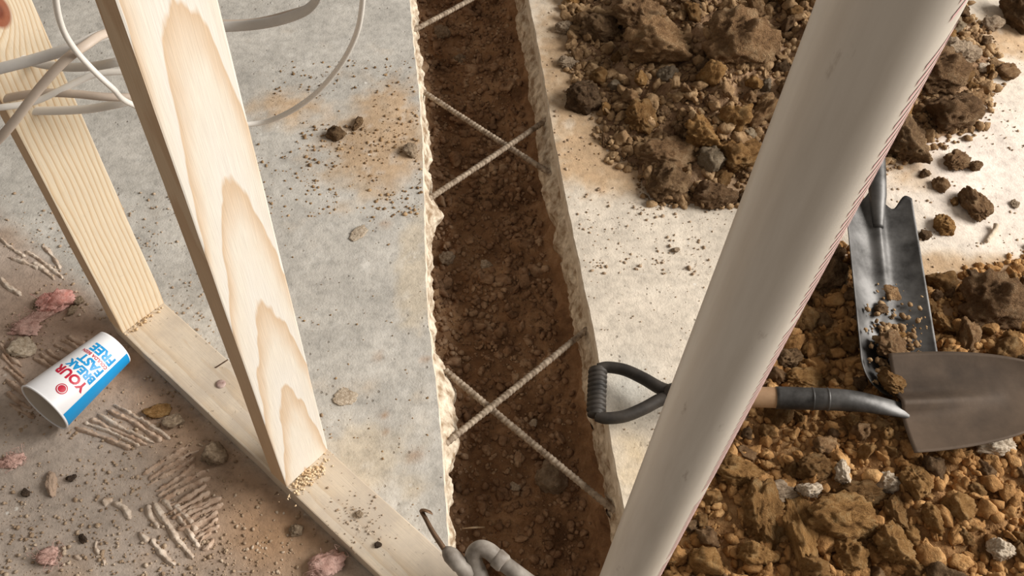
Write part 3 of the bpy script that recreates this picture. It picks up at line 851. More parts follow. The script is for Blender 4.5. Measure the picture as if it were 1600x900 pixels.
rebar((664, 145), (862, 272), -0.052, -0.052, 'upper steel bar sloping down to the right, passing under its crossing bar')
rebar((668, 312), (850, 190), -0.038, -0.042, 'upper steel bar sloping up to the right over the trench')
rebar((714, 594), (972, 808), -0.052, -0.052, 'lower steel bar running down right to the pipe')
rebar((710, 682), (908, 522), -0.038, -0.042, 'lower steel bar sloping up to the right over its crossing bar')

# stones lying in the trench
TS = [(760, 412, 9, 'stone_pale', 'pale stone in the middle of the trench between the bar crossings'), (698, 405, 12, 'stone_grey', 'flat grey stone by the left trench wall between the bar crossings'),
      (806, 762, 8, 'stone_pale', 'small pale pebble in the near trench'), (820, 422, 7, 'stone_pale', 'small pale stone right of the pale one in mid trench'),
      (832, 662, 7, 'stone_pale', 'pale chip below the lower bar crossing'), (690, 55, 11, 'stone_grey', 'rounded stone by the left wall under the topmost bar'),
      (718, 92, 8, 'stone_grey', 'small grey stone in the far trench'), (862, 745, 26, 'stone_grey', 'big embedded grey brown stone beside the lower right bar')]
for k, (u, v, r, mt, lab) in enumerate(TS):
    zt = trench_z(*P(u, v, -0.21)[:2]); p = P(u, v, zt); s = r * px_m(p[0], p[1], zt)
    put_clod('stone', (p[0], p[1], trench_z(p[0], p[1]) + 0.2 * s), (s * 1.2, s, s * 0.7), mt, k % 10, (0.2, 0.3, k), lab, 'stone')
# splinter of wood in the trench
a, b = P(722, 819, -0.2), P(758, 814, -0.2)
a[2] = trench_z(a[0], a[1]) + 0.022; b[2] = trench_z(b[0], b[1]) + 0.022
V, Fq = sweep([a, (a + b) / 2 + np.array([0, 0, 0.002]), b], [0.0012, 0.0022, 0.0016], [0.001, 0.0014, 0.001], seg=6)
tag(obj('wood_splinter', mesh_from('wood_splinter', V, Fq), M['sawdust']), 'thin pale wood splinter lying on the trench soil', 'splinter')

# ------------------------------------------------------------------ shovels
def frame_from(p, q, up=(0, 0, 1)):
    x = unit(np.asarray(q) - np.asarray(p)); u = np.asarray(up, float); z = unit(u - x * (u @ x)); y = np.cross(z, x)
    return np.array([x, y, z]).T                        # columns are axes

# short D-handled round shovel; local x from grip to blade tip
gA = P(922, 612, 0.030); gB = P(1418, 628, 0.105)
Fm = frame_from(gA, gB); shov = empty('hand_shovel', gA, Fm.tolist())
tag(shov, 'short shovel with black D-grip, lying from trench edge to ochre heap', 'shovel')
LS = float(np.linalg.norm(gB - gA))
# grip: ribbed bar across (local y)
yy = np.linspace(-0.047, 0.047, 120)
rad = 0.0150 + 0.0020 * np.sign(np.sin(yy * 2 * np.pi / 0.0094)) * (np.abs(yy) < 0.043)
V, Fq = sweep(np.stack([0.012 + yy * 0, yy, yy * 0], 1), rad * 1.0, rad * 0.85, seg=16)
gr = obj('grip', mesh_from('grip', V, Fq), M['black'], shov); gr['label'] = 'ribbed black grip bar'
for sgn in (-1, 1):
    pth = catmull([(0.012, 0.047 * sgn, 0), (0.030, 0.051 * sgn, 0.0), (0.060, 0.046 * sgn, 0.0), (0.092, 0.030 * sgn, 0), (0.120, 0.012 * sgn, 0), (0.142, 0.004 * sgn, 0)], 8)
    tt = np.linspace(0, 1, len(pth))
    V, Fq = sweep(pth, 0.0095 + 0.002 * tt, 0.0115 + 0.002 * tt, seg=12)
    obj('grip_arm', mesh_from('grip_arm', V, Fq), M['black'], shov)
V, Fq = sweep([(0.128, 0, 0), (0.14, 0, 0), (0.19, 0, 0), (0.20, 0, 0)], [0.015, 0.020, 0.020, 0.0185], seg=20)
obj('grip_collar', mesh_from('grip_collar', V, Fq), M['black'], shov)
xs = np.linspace(0.19, 0.335, 12)
V, Fq = sweep(np.stack([xs, xs * 0, xs * 0], 1), 0.0178, seg=20)
obj('shaft', mesh_from('shaft', V, Fq), M['shaft_wood'], shov)
sc = catmull([(0.315, 0, 0), (0.36, 0, 0.0), (0.41, 0, 0.0), (0.45, 0, -0.004), (0.485, 0, -0.014), (LS + 0.02, 0, -0.036)], 8)
tt = np.linspace(0, 1, len(sc)); rr = np.interp(tt, [0, .08, .5, .8, 1], [0.0192, 0.0196, 0.0185, 0.0165, 0.014])
V, Fq = sweep(sc, rr, np.interp(tt, [0, .5, .8, 1], [0.0194, .0185, .0125, .003]), seg=20)
so = obj('socket', mesh_from('socket', V, Fq), M['steel_dark'], shov)
for sx_ in (0.375, 0.40):
    V, Fq = sweep([(sx_ - 0.002, 0, 0), (sx_, 0, 0), (sx_ + 0.002, 0, 0)], [0.019, 0.0205, 0.019], seg=20, cap=False)
    obj('ferrule_ring', mesh_from('ferrule_ring', V, Fq), M['steel_dark'], so)
def blade_mesh(name, L, outline, dish, rib, thick=0.0022, nu=40, nv=29, tipcurve=0.0):
    """dished plate; outline(u)->half width, local x 0..L"""
    us = np.linspace(0, 1, nu); vs = np.linspace(-1, 1, nv)
    top = np.zeros((nu, nv, 3))
    for i, u in enumerate(us):
        hwid, xoff = outline(u)
        for j, v in enumerate(vs):
            top[i, j] = (u * L + xoff(v), hwid * v, dish(u, v) + rib(u, v) + tipcurve * u * u)
    V = np.concatenate([top.reshape(-1, 3), (top - np.array([0, 0, thick])).reshape(-1, 3)])
    f1 = grid_faces(nu, nv); N0 = nu * nv
    f2 = f1[:, ::-1] + N0
    edge = [j for j in range(nv)] + [i * nv + nv - 1 for i in range(1, nu)] + [(nu - 1) * nv + j for j in range(nv - 2, -1, -1)] + [i * nv for i in range(nu - 2, 0, -1)]
    e = np.array(edge); en = np.roll(e, -1)
    f3 = np.stack([en, e, e + N0, en + N0], 1)
    return mesh_from(name, V, np.concatenate([f1, f2, f3]))
def round_outline(u):
    w = 0.089 * math.sqrt(max(0.0, 1 - u ** 2.2)) + 0.002
    return w, (lambda v: 0.0)
bl = blade_mesh('blade', 0.270, round_outline,
                lambda u, v: 0.018 * v * v * (1 - 0.3 * u) - 0.012,
                lambda u, v: 0.020 * math.exp(-(v / 0.15) ** 2) * max(0, 1 - u / 0.65) - 0.006 * math.exp(-((v - 0.3) / 0.12) ** 2) * max(0, 1 - u / 0.6), tipcurve=0.012)
bo = obj('blade', bl, M['steel_dusty'], shov); bo.location = (LS - 0.006, 0.008, -0.018)
bo.rotation_euler = (math.radians(6), math.radians(-2), math.radians(6)); bo['label'] = 'dusty round-nosed steel blade'

# drain spade
dA = P(1364, 255, 0.115); dB = P(1412, 615, 0.062)
ax = unit(dB - dA); Ld = float(np.linalg.norm(dB - dA))
Fd = frame_from(dA, dB, (0.10, 0, 1)); spade = empty('drain_spade', dA, Fd.tolist())
tag(spade, 'narrow steel drain spade with crumbs of dirt, blade lying flat right of pipe', 'spade')
bl_len = Ld - 0.085
def drain_outline(u):
    w = 0.0700 + 0.004 * u
    if u > 0.86: w *= math.sqrt(max(0.0, 1 - ((u - 0.86) / 0.15) ** 2.0)) * 0.55 + 0.45
    def xo(v):
        if u > 0.15: return 0.0
        k = 1 - u / 0.15
        return k * (-0.018 * math.exp(-((abs(v) - 0.86) / 0.16) ** 2) + 0.012 * math.exp(-((abs(v) - 0.52) / 0.14) ** 2) - 0.03 * math.exp(-(v / 0.22) ** 2))
    return w, xo
bl = blade_mesh('blade', bl_len, drain_outline,
                lambda u, v: 0.022 * abs(v) ** 2.2 - 0.012,
                lambda u, v: 0.016 * math.exp(-(v / 0.17) ** 2) * max(0.0, 1 - u / 0.75) ** 1.2, nu=60, nv=41)
bo = obj('blade', bl, M['steel_dark'], spade); bo.location = (0.085, 0, -0.006); bo['label'] = 'long narrow worn steel blade'
sc = catmull([(-0.17, 0, 0.022), (-0.1, 0, 0.018), (0.0, 0, 0.012), (0.06, 0, 0.005), (0.10, 0, -0.002), (0.15, 0, -0.012)], 8)
rr = np.interp(np.linspace(0, 1, len(sc)), [0, .4, .7, 1], [0.0195, 0.0185, 0.017, 0.010])
V, Fq = sweep(sc, rr, rr * 0.9, seg=20)
obj('socket', mesh_from('socket', V, Fq), M['steel_dark'], spade)
xs = np.linspace(-0.15, -0.95, 10)
V, Fq = sweep(np.stack([xs, xs * 0, 0.022 - (xs + 0.15) * 0.10], 1), 0.0165, seg=20)
obj('shaft', mesh_from('shaft', V, Fq), M['shaft_wood'], spade)
# crumbs of dirt carried on the spade
rg = np.random.default_rng(9); n = 420
u = np.clip(rg.normal(0.80, 0.12, n), 0.3, 0.97); v = rg.normal(0.1, 0.42, n); v = np.clip(v, -0.9, 0.9)
s = 0.0018 + 0.007 * rg.random(n) ** 2.5
loc = np.stack([0.085 + u * bl_len, 0.066 * v, -0.016 + 0.022 * np.abs(v) ** 2.2 + s * 0.6 + 0.012 * rg.random(n) * np.exp(-((u - 0.85) / 0.1) ** 2)], 1)
cr = crumbs('dirt_crumbs', loc, s, M['crumb_grey'], None)
cr.matrix_world = spade.matrix_world.copy()
me = cr.data; Wm = np.array(Fd); W = np.array([v_.co[:] for v_ in me.vertices]) @ Wm.T + dA
me.vertices.foreach_set('co', W.astype(np.float32).ravel()); cr.matrix_world = Matrix.Identity(4); me.update()
tag(cr, 'crumbs of dry dirt lying on the drain spade blade', 'dirt', kind='stuff')
for k, (u, v, r, mt, lab) in enumerate([(1396, 540, 24, 'clod_grey', 'yellowish clod resting on the drain spade blade'), (1440, 580, 16, 'clod_grey', 'clod wedged between the two shovel blades'),
                                        (1395, 590, 18, 'clod_ochre', 'clod at the tip of the drain spade left of the round blade'), (1378, 476, 9, 'clod_dark', 'small dark clod alone midway on the drain spade blade')]):
    p = P(u, v, 0.085); s = r * px_m(p[0], p[1], 0.085)
    put_clod('clay_clod', (p[0], p[1], 0.078 if k != 3 else 0.074), (s * 1.15, s, s * 0.6), mt, 10 + k, (0.1, 0.2, k), lab, 'clod')

# ------------------------------------------------------------------ paper cup with print
cm = P(66, 643, 0.0455); cb = P(180, 544, 0.034)
ca_ = unit(cm - cb); CL = 0.150; RM, RB = 0.0480, 0.0355
cb = np.array([cb[0], cb[1], RB + 0.001]); cm = cb + unit(np.array([ca_[0], ca_[1], (RM - RB) / CL])) * CL
Fc = frame_from(cb, cm, (0, 0, 1))                     # x: base -> mouth, z up
Rc = np.stack([Fc[:, 1], Fc[:, 2], Fc[:, 0]], 1)       # local z along the cup, local y up
cup = empty('paper_cup', cb, Rc.tolist())
tag(cup, 'white paper cup with blue stripe and red lettering lying on the floor', 'cup')
prof = [(RB - 0.0012, 0.010), (RB - 0.0012, 0.0), (RB, 0.0)] + [(RB + (RM - RB) * t, CL * t) for t in np.linspace(0.02, 1, 14)]
V, Fq = lathe(prof, 72); cw = obj('wall', mesh_from('cup_wall', V, Fq), M['paper_white'], cup)
V, Fq = lathe([(RB - 0.0014 + (RM - RB) * t, CL * t) for t in np.linspace(1, 0.07, 12)] + [(0.0005, CL * 0.07)], 72)
obj('lining', mesh_from('cup_lining', V, Fq), M['paper_inner'], cup)
V, Fq = lathe([(RM + 0.0016 * math.cos(a), CL + 0.0016 * math.sin(a)) for a in np.linspace(0, 2 * np.pi, 13)], 72)
obj('rim', mesh_from('cup_rim', V, Fq), M['paper_white'], cup)
def rad_at(z): return RB + (RM - RB) * z / CL
def wrap(V2, eps=0.0004):
    """V2: (arc angle, z) -> point on the cup; angle 0 is up, positive to the cup's local +x side"""
    V2 = np.asarray(V2, float); r = rad_at(V2[:, 1]) + eps
    return np.stack([np.sin(V2[:, 0]) * r, np.cos(V2[:, 0]) * r, V2[:, 1]], 1)
def cup_text(body, size, ang, z, material, name, bold=0.0, shear=0.0, xs=1.0, flip=-1):
    cu = bpy.data.curves.new('t', 'FONT'); cu.body = body; cu.size = size; cu.offset = bold; cu.resolution_u = 3
    t = bpy.data.objects.new('t', cu); COL.objects.link(t)
    dg = bpy.context.evaluated_depsgraph_get(); dg.update()
    me = bpy.data.meshes.new_from_object(t.evaluated_get(dg))
    import bmesh
    bm = bmesh.new(); bm.from_mesh(me)
    bmesh.ops.triangulate(bm, faces=bm.faces)
    bmesh.ops.subdivide_edges(bm, edges=[e for e in bm.edges if e.calc_length() > 0.003], cuts=1)
    bmesh.ops.triangulate(bm, faces=bm.faces)
    co = np.array([v.co[:2] for v in bm.verts]); fs = [[v.index for v in f.verts] for f in bm.faces]
    bm.free(); bpy.data.objects.remove(t); bpy.data.curves.remove(cu); bpy.data.meshes.remove(me)
    A = ang + flip * co[:, 0] * xs / rad_at(z); Zc = z + co[:, 1] + shear * co[:, 0]
    o = obj(name, mesh_from(name, wrap(np.stack([A, Zc], 1)), fs, smooth=False), material, cup)
    return o
# which local side faces the right of the picture
side_x = float(np.sign((Rc @ np.array([1, 0, 0]))[0])) or 1.0
S = side_x
TA = 1.08 * S
cup_text('YOUR', 0.0220, TA, 0.0890, M['ink_red'], 'lettering', bold=0.0009, flip=-S)
cup_text('BREAK', 0.0185, TA + 0.04 * S, 0.0715, M['ink_blue'], 'lettering', bold=0.0009, flip=-S)
cup_text('FAST', 0.0215, TA + 0.03 * S, 0.0525, M['ink_blue'], 'lettering', bold=0.0009, flip=-S)
cup_text('COULDA BEEN', 0.0080, TA + 0.02 * S, 0.0440, M['ink_red'], 'lettering', bold=0.0002, flip=-S)
cup_text('FREE', 0.0225, TA + 0.05 * S, 0.0250, M['ink_blue'], 'lettering', bold=0.0009, flip=-S)
# blue stripe along the side
za = np.linspace(0.002, CL - 0.003, 12); aa = np.linspace(1.24, 2.0, 10) * S
G = np.array([[(a, z) for a in aa] for z in za]).reshape(-1, 2)
obj('blue_stripe', mesh_from('blue_stripe', wrap(G, 0.0003), grid_faces(len(za), len(aa))), M['ink_blue'], cup)
# round red emblem (ring and red field, picture left plain)
def disc(cang, cz_, r0, r1, material, name, eps):
    th = np.linspace(0, 2 * np.pi, 28, endpoint=False); rs = np.linspace(r0, r1, 4)
    G = np.array([[(cang + math.cos(a) * r / rad_at(cz_), cz_ + math.sin(a) * r) for a in th] for r in rs]).reshape(-1, 2)
    obj(name, mesh_from(name, wrap(G, eps), grid_faces(len(rs), len(th), True)), material, cup)
disc(0.52 * S, 0.1215, 0.0002, 0.0092, M['ink_red'], 'emblem', 0.0004)
disc(0.52 * S, 0.1215, 0.0064, 0.0074, M['paper_white'], 'emblem', 0.0007)

# ------------------------------------------------------------------ cables hanging between the studs
def cable(pts, ra, rb, material, label, up=(0, 0.3, 1)):
    path = catmull([PY(u, v, y) for u, v, y in pts], 8)
    V, Fq = sweep(path, ra, rb, seg=14, up=up)
    o = obj('cable', mesh_from('cable', V, Fq), material)
    return tag(o, label, 'cable', 'cables hanging between the studs')
UP = (0.0, 0.55, 0.83)
cable([(-90, 128, .86), (0, 107, .87), (60, 91, .88), (120, 72, .89), (165, 54, .92), (250, 42, .98), (350, 42, .99), (410, 37, .98), (455, 26, .97), (487, 9, .96), (502, -25, .95), (505, -120, .95)], 0.0035, 0.0068, M['cable_grey'], 'wide flat grey cable crossing the far stud and looping right at the top', UP)
cable([(78, -120, .84), (86, -10, .84), (96, 40, .85), (116, 76, .86), (146, 110, .87), (176, 138, .88), (204, 162, .90), (290, 192, .96), (390, 194, 1.0), (440, 181, 1.0), (490, 149, .99), (530, 104, .98), (555, 58, .97), (565, 15, .96), (567, -40, .95), (560, -140, .95)], 0.0036, 0.0040, M['cable'], 'round pale cable making the big loop right of the near stud', UP)
cable([(-60, 270, .80), (-5, 220, .81), (22, 190, .82), (60, 140, .84), (100, 96, .86), (135, 70, .88), (172, 50, .92), (260, 34, 1.0), (380, 36, 1.02), (450, 22, 1.0), (488, 6, .99), (496, -30, .98), (494, -120, .97)], 0.0035, 0.0058, M['cable_tan'], 'tan cable rising steeply across the lower left to the top loop', UP)
cable([(-80, 58, .93), (0, 80, .93), (30, 91, .93), (70, 101, .93), (110, 105, .92), (150, 103, .91), (190, 96, .90), (240, 92, .92), (262, 110, .95)], 0.0035, 0.0058, M['cable_grey'], 'grey cable sagging across the far stud under the wide flat one', UP)
cable([(-80, 168, .90), (0, 155, .90), (40, 148, .90), (75, 145, .90), (120, 147, .90), (160, 151, .90), (200, 152, .91), (250, 150, .93)], 0.0035, 0.0054, M['cable_tan'], 'tan cable running level across the middle of the far stud', UP)
cable([(-80, 176, .92), (0, 173, .92), (40, 173, .92), (90, 173, .92), (140, 170, .92), (180, 163, .92), (210, 156, .93), (260, 152, .95)], 0.0035, 0.0058, M['cable'], 'lowest light cable running level across the far stud', UP)
cable([(-60, 174, .88), (0, 168, .88), (50, 160, .89), (90, 143, .90), (120, 128, .91), (150, 116, .92), (190, 112, .93), (250, 112, .95)], 0.0032, 0.0042, M['cable'], 'thin light cable curving up between the level cables', UP)

# ------------------------------------------------------------------ pipe stub with elbow and bent strap at the near trench edge
zc0 = 0.10
pa = empty('conduit_elbow', P(760, 880, zc0)); tag(pa, 'dusty grey plastic pipe with a tight elbow at the bottom edge', 'pipe')
def local_path(o, pts): return np.array([np.asarray(p) - np.array(o.location[:]) for p in pts])
el = catmull([P(748, 905, zc0 - 0.030), P(742, 880, zc0 - 0.012), P(740, 866, zc0), P(750, 857, zc0 + 0.008), P(764, 861, zc0 + 0.008), P(778, 873, zc0 + 0.003)], 8)
V, Fq = sweep(local_path(pa, el), 0.0125, seg=20); obj('elbow', mesh_from('elbow', V, Fq), M['conduit'], pa)
V, Fq = sweep(local_path(pa, [P(773, 869, zc0 + 0.004), P(776, 871, zc0 + 0.004), P(786, 880, zc0), P(789, 883, zc0)]), [0.0125, 0.0145, 0.0145, 0.0125], seg=20); obj('coupling', mesh_from('coupling', V, Fq), M['conduit'], pa)
V, Fq = sweep(local_path(pa, [P(784, 878, zc0), P(830, 912, zc0 - 0.03), P(930, 990, zc0 - 0.12)]), 0.0120, seg=20); obj('tube', mesh_from('conduit_tube', V, Fq), M['conduit'], pa)
V, Fq = sweep(local_path(pa, [P(744, 888, zc0 - 0.016), P(748, 900, zc0 - 0.03), P(775, 985, zc0 - 0.2), P(790, 1010, zc0 - 0.27)]), [0.0135, 0.0145, 0.0145, 0.0145], seg=20); obj('leg', mesh_from('conduit_leg', V, Fq), M['conduit'], pa)
pb_ = empty('conduit_stub', P(712, 875, zc0)); tag(pb_, 'grey plastic reducer stub with a thin bent brown metal tail', 'pipe')
V, Fq = sweep(local_path(pb_, [P(694, 857, zc0 + 0.003), P(698, 861, zc0 + 0.002), P(704, 867, zc0), P(718, 882, zc0 - 0.006), P(721, 885, zc0 - 0.008), P(724, 888, zc0 - 0.009), P(760, 935, zc0 - 0.07), P(790, 985, zc0 - 0.2), P(795, 995, zc0 - 0.29)]), [0.005, 0.0095, 0.0125, 0.0130, 0.0115, 0.0125, 0.0125, 0.0125, 0.0125], seg=20)
obj('stub', mesh_from('conduit_stub', V, Fq), M['conduit'], pb_)
tl = catmull([P(697, 862, zc0 + 0.002), P(686, 846, zc0 + 0.004), P(675, 829, zc0 + 0.006), P(666, 812, zc0 + 0.007), P(660, 801, zc0 + 0.006), P(660, 797, zc0 + 0.012), P(666, 798, zc0 + 0.016), P(674, 801, zc0 + 0.010)], 8)
tt = np.linspace(0, 1, len(tl)); V, Fq = sweep(local_path(pb_, tl), np.interp(tt, [0, .5, .72, 1], [0.0045, 0.0032, 0.0024, 0.0012]), np.interp(tt, [0, .5, .72, 1], [0.0045, 0.0034, 0.0045, 0.0065]), seg=10, up=(0.6, 0.7, 0.2))
tp = obj('bent_tail', mesh_from('bent_tail', V, Fq), M['strap'], pb_); tp['label'] = 'thin brown metal tail curled at its end'

# ------------------------------------------------------------------ tile adhesive left on the slab
def ridge(a, b, w, h, material, seed, bend=0.0):
    p, q = P(*a), P(*b); L = np.linalg.norm(q - p); n = max(8, int(L / 0.0028)); t = np.linspace(0, 1, n)
    d = (q - p) / L; nn = np.array([-d[1], d[0], 0])
    path = p[None] + (q - p)[None] * t[:, None] + nn[None] * (bend * np.sin(t * np.pi) + 0.0012 * fbm(np.stack([t * L * 40, t * 0 + seed], -1), 2, seed))[:, None]
    amp = np.clip(0.85 + 0.5 * fbm(np.stack([t * L * 60, t * 0 + seed * 3], -1), 3, seed + 1), 0.12, 1.35) * np.minimum(1, np.minimum(t, 1 - t) * 14 + 0.35)
    m_ = 7; V = np.zeros((n, m_, 3))
    for j in range(m_):
        s = j / (m_ - 1) * 2 - 1
        jit = 0.0028 * fbm(np.stack([t * L * 190, t * 0 + j * 0.8], -1), 3, seed + 2, 0.7)
        V[:, j] = path + nn * (s * w * amp + jit)[:, None] + np.array([0, 0, 1.0]) * ((h * amp * (1 - abs(s)) ** 0.8 + (jit if abs(s) < 1 else 0)) - (0.002 if abs(s) == 1 else 0))[:, None]
    return obj('adhesive_ridge', mesh_from('adhesive_ridge', V.reshape(-1, 3), grid_faces(n, m_)), material, floor_left)
RID = []
for k in range(11):     # crosswise combed patch
    RID.append(((222 + 6 * k + 5 * math.sin(k * 2.3), 742 + 8.6 * k), (298 + 5 * k + 8 * math.sin(k * 1.7), 694 + 10.5 * k), 0.0052, 0.0055, 'mortar'))
for k in range(7):
    RID.append(((286 + 5 * k, 806 + 9 * k), (346 - 2 * k + 6 * math.sin(k * 2.1), 776 + 11 * k), 0.0048, 0.0045, 'mortar'))
for a, b in (((240, 786), (302, 872)), ((254, 780), (310, 856)), ((273, 790), (306, 832)), ((238, 842), (274, 884)), ((218, 832), (232, 848)), ((176, 786), (204, 812)), ((160, 786), (176, 780)), ((232, 788), (248, 826))):
    RID.append((a, b, 0.0068, 0.007, 'mortar_pale'))
for k in range(6):      # beside and under the cup
    RID.append(((118 + 12 * k, 668 - 7 * k), (206 + 12 * k, 702 - 3 * k), 0.0056, 0.006, 'mortar_pale' if k % 2 else 'mortar'))
for k in range(6):
    RID.append(((0 + 3 * k, 536 + 19 * k), (34 + 4 * k, 574 + 16 * k), 0.005, 0.006, 'mortar'))
for k in range(6):
    RID.append(((52 + 11 * k, 560 - 7 * k), (88 + 9 * k, 582 - 9 * k), 0.005, 0.006, 'mortar'))
for a, b in (((0, 372), (40, 402)), ((40, 392), (98, 436)), ((52, 410), (86, 438)), ((0, 434), (32, 460)), ((16, 452), (34, 462)), ((150, 868), (164, 884)), ((116, 868), (128, 874)), ((150, 846), (158, 868)), ((12, 402), (60, 420)), ((66, 384), (94, 420))):
    RID.append((a, b, 0.005, 0.004, 'mortar_pale'))
for k, (a, b, w, h, mt) in enumerate(RID):
    ridge(a, b, w, h, M[mt], 200 + k, 0.004 * math.sin(k * 1.7))

# ------------------------------------------------------------------ loose things on the slabs
def floor_bit(u, v, hw, hh, hz, mat, var, rz, name, label, cat, z=0.0, tilt=(0.0, 0.0)):
    p = P(u, v, z); s = px_m(p[0], p[1], z); p = P(u, v, z + hz * s * 0.5)
    return put_clod(name, (p[0], p[1], z + hz * s * 0.55), (hw * s, hh * s * 1.15, hz * s), mat, var, (tilt[0], tilt[1], rz), label, cat)
floor_bit(540, 622, 17, 14, 2.2, 'stone_pale', 4, 0.4, 'mortar_flake', 'pale flat flake on the slab right of the near stud', 'flake')
floor_bit(562, 364, 17, 8, 3, 'stone_pale', 5, 0.8, 'mortar_flake', 'long pale flake on the slab left of the trench', 'flake')
floor_bit(526, 208, 14, 11, 10, 'clod_dark', 1, 0.3, 'clay_clod', 'dark crumbly clod on the ochre dust below the cable loop', 'clod')
floor_bit(560, 193, 12, 7, 7, 'clod_dark', 3, 1.3, 'clay_clod', 'smaller crumb right of the dark clod below the cable loop', 'clod')
floor_bit(641, 236, 11, 12, 8, 'stone_grey', 2, 0.5, 'stone', 'grey stone chip at the left trench rim', 'stone')
floor_bit(332, 711, 17, 14, 13, 'stone_grey', 6, 0.2, 'stone', 'brown grey stone between plate and combed adhesive', 'stone')
floor_bit(272, 658, 17, 9, 8, 'stone_grey', 7, 0.3, 'stone', 'dark stone chip against the sole plate below the cup', 'stone')
floor_bit(246, 642, 18, 10, 6, 'clod_ochre', 8, 0.3, 'clay_clod', 'flat ochre chip beside the dark stone near the plate', 'chip')
floor_bit(463, 827, 10, 9, 8, 'stone_grey', 1, 0.9, 'stone', 'small round stone left of the plate near the bottom', 'stone')
floor_bit(80, 758, 7, 17, 6, 'mortar', 2, 0.35, 'adhesive_chip', 'sandy elongated chip between two dark chips', 'chip')
floor_bit(111, 748, 6, 6, 4, 'chip_dark', 3, 0.2, 'dark_chip', 'small dark brown chip right of the sandy chip', 'chip')
floor_bit(40, 771, 5, 6, 4, 'chip_dark', 4, 0.5, 'dark_chip', 'small dark brown chip left of the sandy chip', 'chip')
floor_bit(130, 842, 5, 6, 4, 'chip_dark', 5, 0.9, 'dark_chip', 'small dark brown chip near the white scraps at bottom left', 'chip')
floor_bit(30, 545, 18, 13, 8, 'stone_pale', 6, 0.2, 'stone', 'pale split stone at the left edge above the cup', 'stone')
floor_bit(124, 470, 8, 6, 6, 'stone_grey', 7, 0.4, 'stone', 'small grey stone right of the pink insulation tuft', 'stone')
floor_bit(112, 485, 9, 5, 4, 'stone_grey', 8, 1.4, 'stone', 'small reddish grey stone below the pink insulation tuft', 'stone')
floor_bit(60, 472, 7, 5, 4, 'stone_grey', 9, 1.4, 'stone', 'small brown stone left of the pink insulation tuft', 'stone')
floor_bit(1526, 322, 17, 27, 15, 'clod_grey', 12, 0.1, 'stone', 'brown pointed stone standing out on the white slab at right', 'stone')
floor_bit(1480, 352, 15, 14, 12, 'clod_ochre', 13, 0.6, 'clay_clod', 'orange brown clod on the white slab left of the pointed stone', 'clod')
floor_bit(1496, 254, 19, 13, 11, 'clod_grey', 14, 0.6, 'clay_clod', 'tan clod on the white slab above the pointed stone', 'clod')
floor_bit(1522, 260, 10, 8, 8, 'clod_grey', 15, 0.2, 'clay_clod', 'small pinkish clod touching the tan clod', 'clod')
floor_bit(1470, 288, 11, 11, 9, 'clod_grey', 1, 0.2, 'clay_clod', 'small brown clod left above the pointed stone', 'clod')
floor_bit(1446, 272, 7, 7, 6, 'clod_dark', 3, 0.9, 'clay_clod', 'tiny dark clod highest in the row above the spade blade', 'clod')
floor_bit(1492, 316, 8, 5, 5, 'clod_ochre', 2, 0.9, 'clay_clod', 'tiny reddish clod left of the pointed stone', 'clod')
floor_bit(1586, 319, 7, 5, 4, 'stone_grey', 5, 0.9, 'stone', 'small grey stone right of the pointed stone', 'stone')
floor_bit(1446, 368, 9, 7, 6, 'clod_dark', 6, 0.9, 'clay_clod', 'brown crumb right of the drain spade shoulder', 'clod')
floor_bit(1594, 20, 20, 26, 22, 'clod_dark', 11, 0.3, 'stone', 'dark blackish stone in the top right corner', 'stone')
floor_bit(1552, 38, 14, 10, 9, 'stone_grey', 9, 0.3, 'stone', 'grey stone left of the blackish corner stone', 'stone')
floor_bit(1576, 112, 17, 12, 9, 'clod_grey', 7, 0.3, 'clay_clod', 'tan clod at the right edge below the corner stone', 'clod')
floor_bit(1540, 108, 13, 8, 6, 'stone_pale', 4, 0.7, 'stone', 'white angular chip right of the upper heap', 'stone')
floor_bit(1517, 122, 7, 6, 5, 'stone_pale', 2, 0.7, 'stone', 'small white chip left of the angular white one', 'stone')
floor_bit(888, 98, 14, 10, 8, 'stone_grey', 12, 0.3, 'stone', 'pale grey stone on the sandy strip left of the upper heap', 'stone')
floor_bit(886, 44, 16, 9, 9, 'stone_grey', 13, 0.1, 'stone', 'grey white stone at the trench side near the top', 'stone')
floor_bit(1056, 391, 6, 5, 4, 'stone_grey', 3, 0.1, 'stone', 'tiny grey pebble on the bare slab left of the pipe', 'stone')
floor_bit(590, 852, 5, 4, 3, 'chip_dark', 6, 0.6, 'dark_pellet', 'small dark pellet lying on the sole plate', 'pellet', z=0.038)
floor_bit(562, 803, 6, 5, 4, 'stone_grey', 7, 0.6, 'stone', 'tiny grey stone in the dust on the sole plate', 'stone', z=0.038)
# white plastic peg
a, b, c = P(1541, 378, 0.006), P(1554, 360, 0.006), P(1557, 350, 0.012)
V, Fq = sweep(catmull([a, (a + b) / 2, b, c], 5), np.linspace(0.0035, 0.0055, 16), seg=10)
tag(obj('plastic_peg', mesh_from('plastic_peg', V, Fq), M['stone_pale']), 'white forked peg below the pointed stone on the right slab', 'peg')
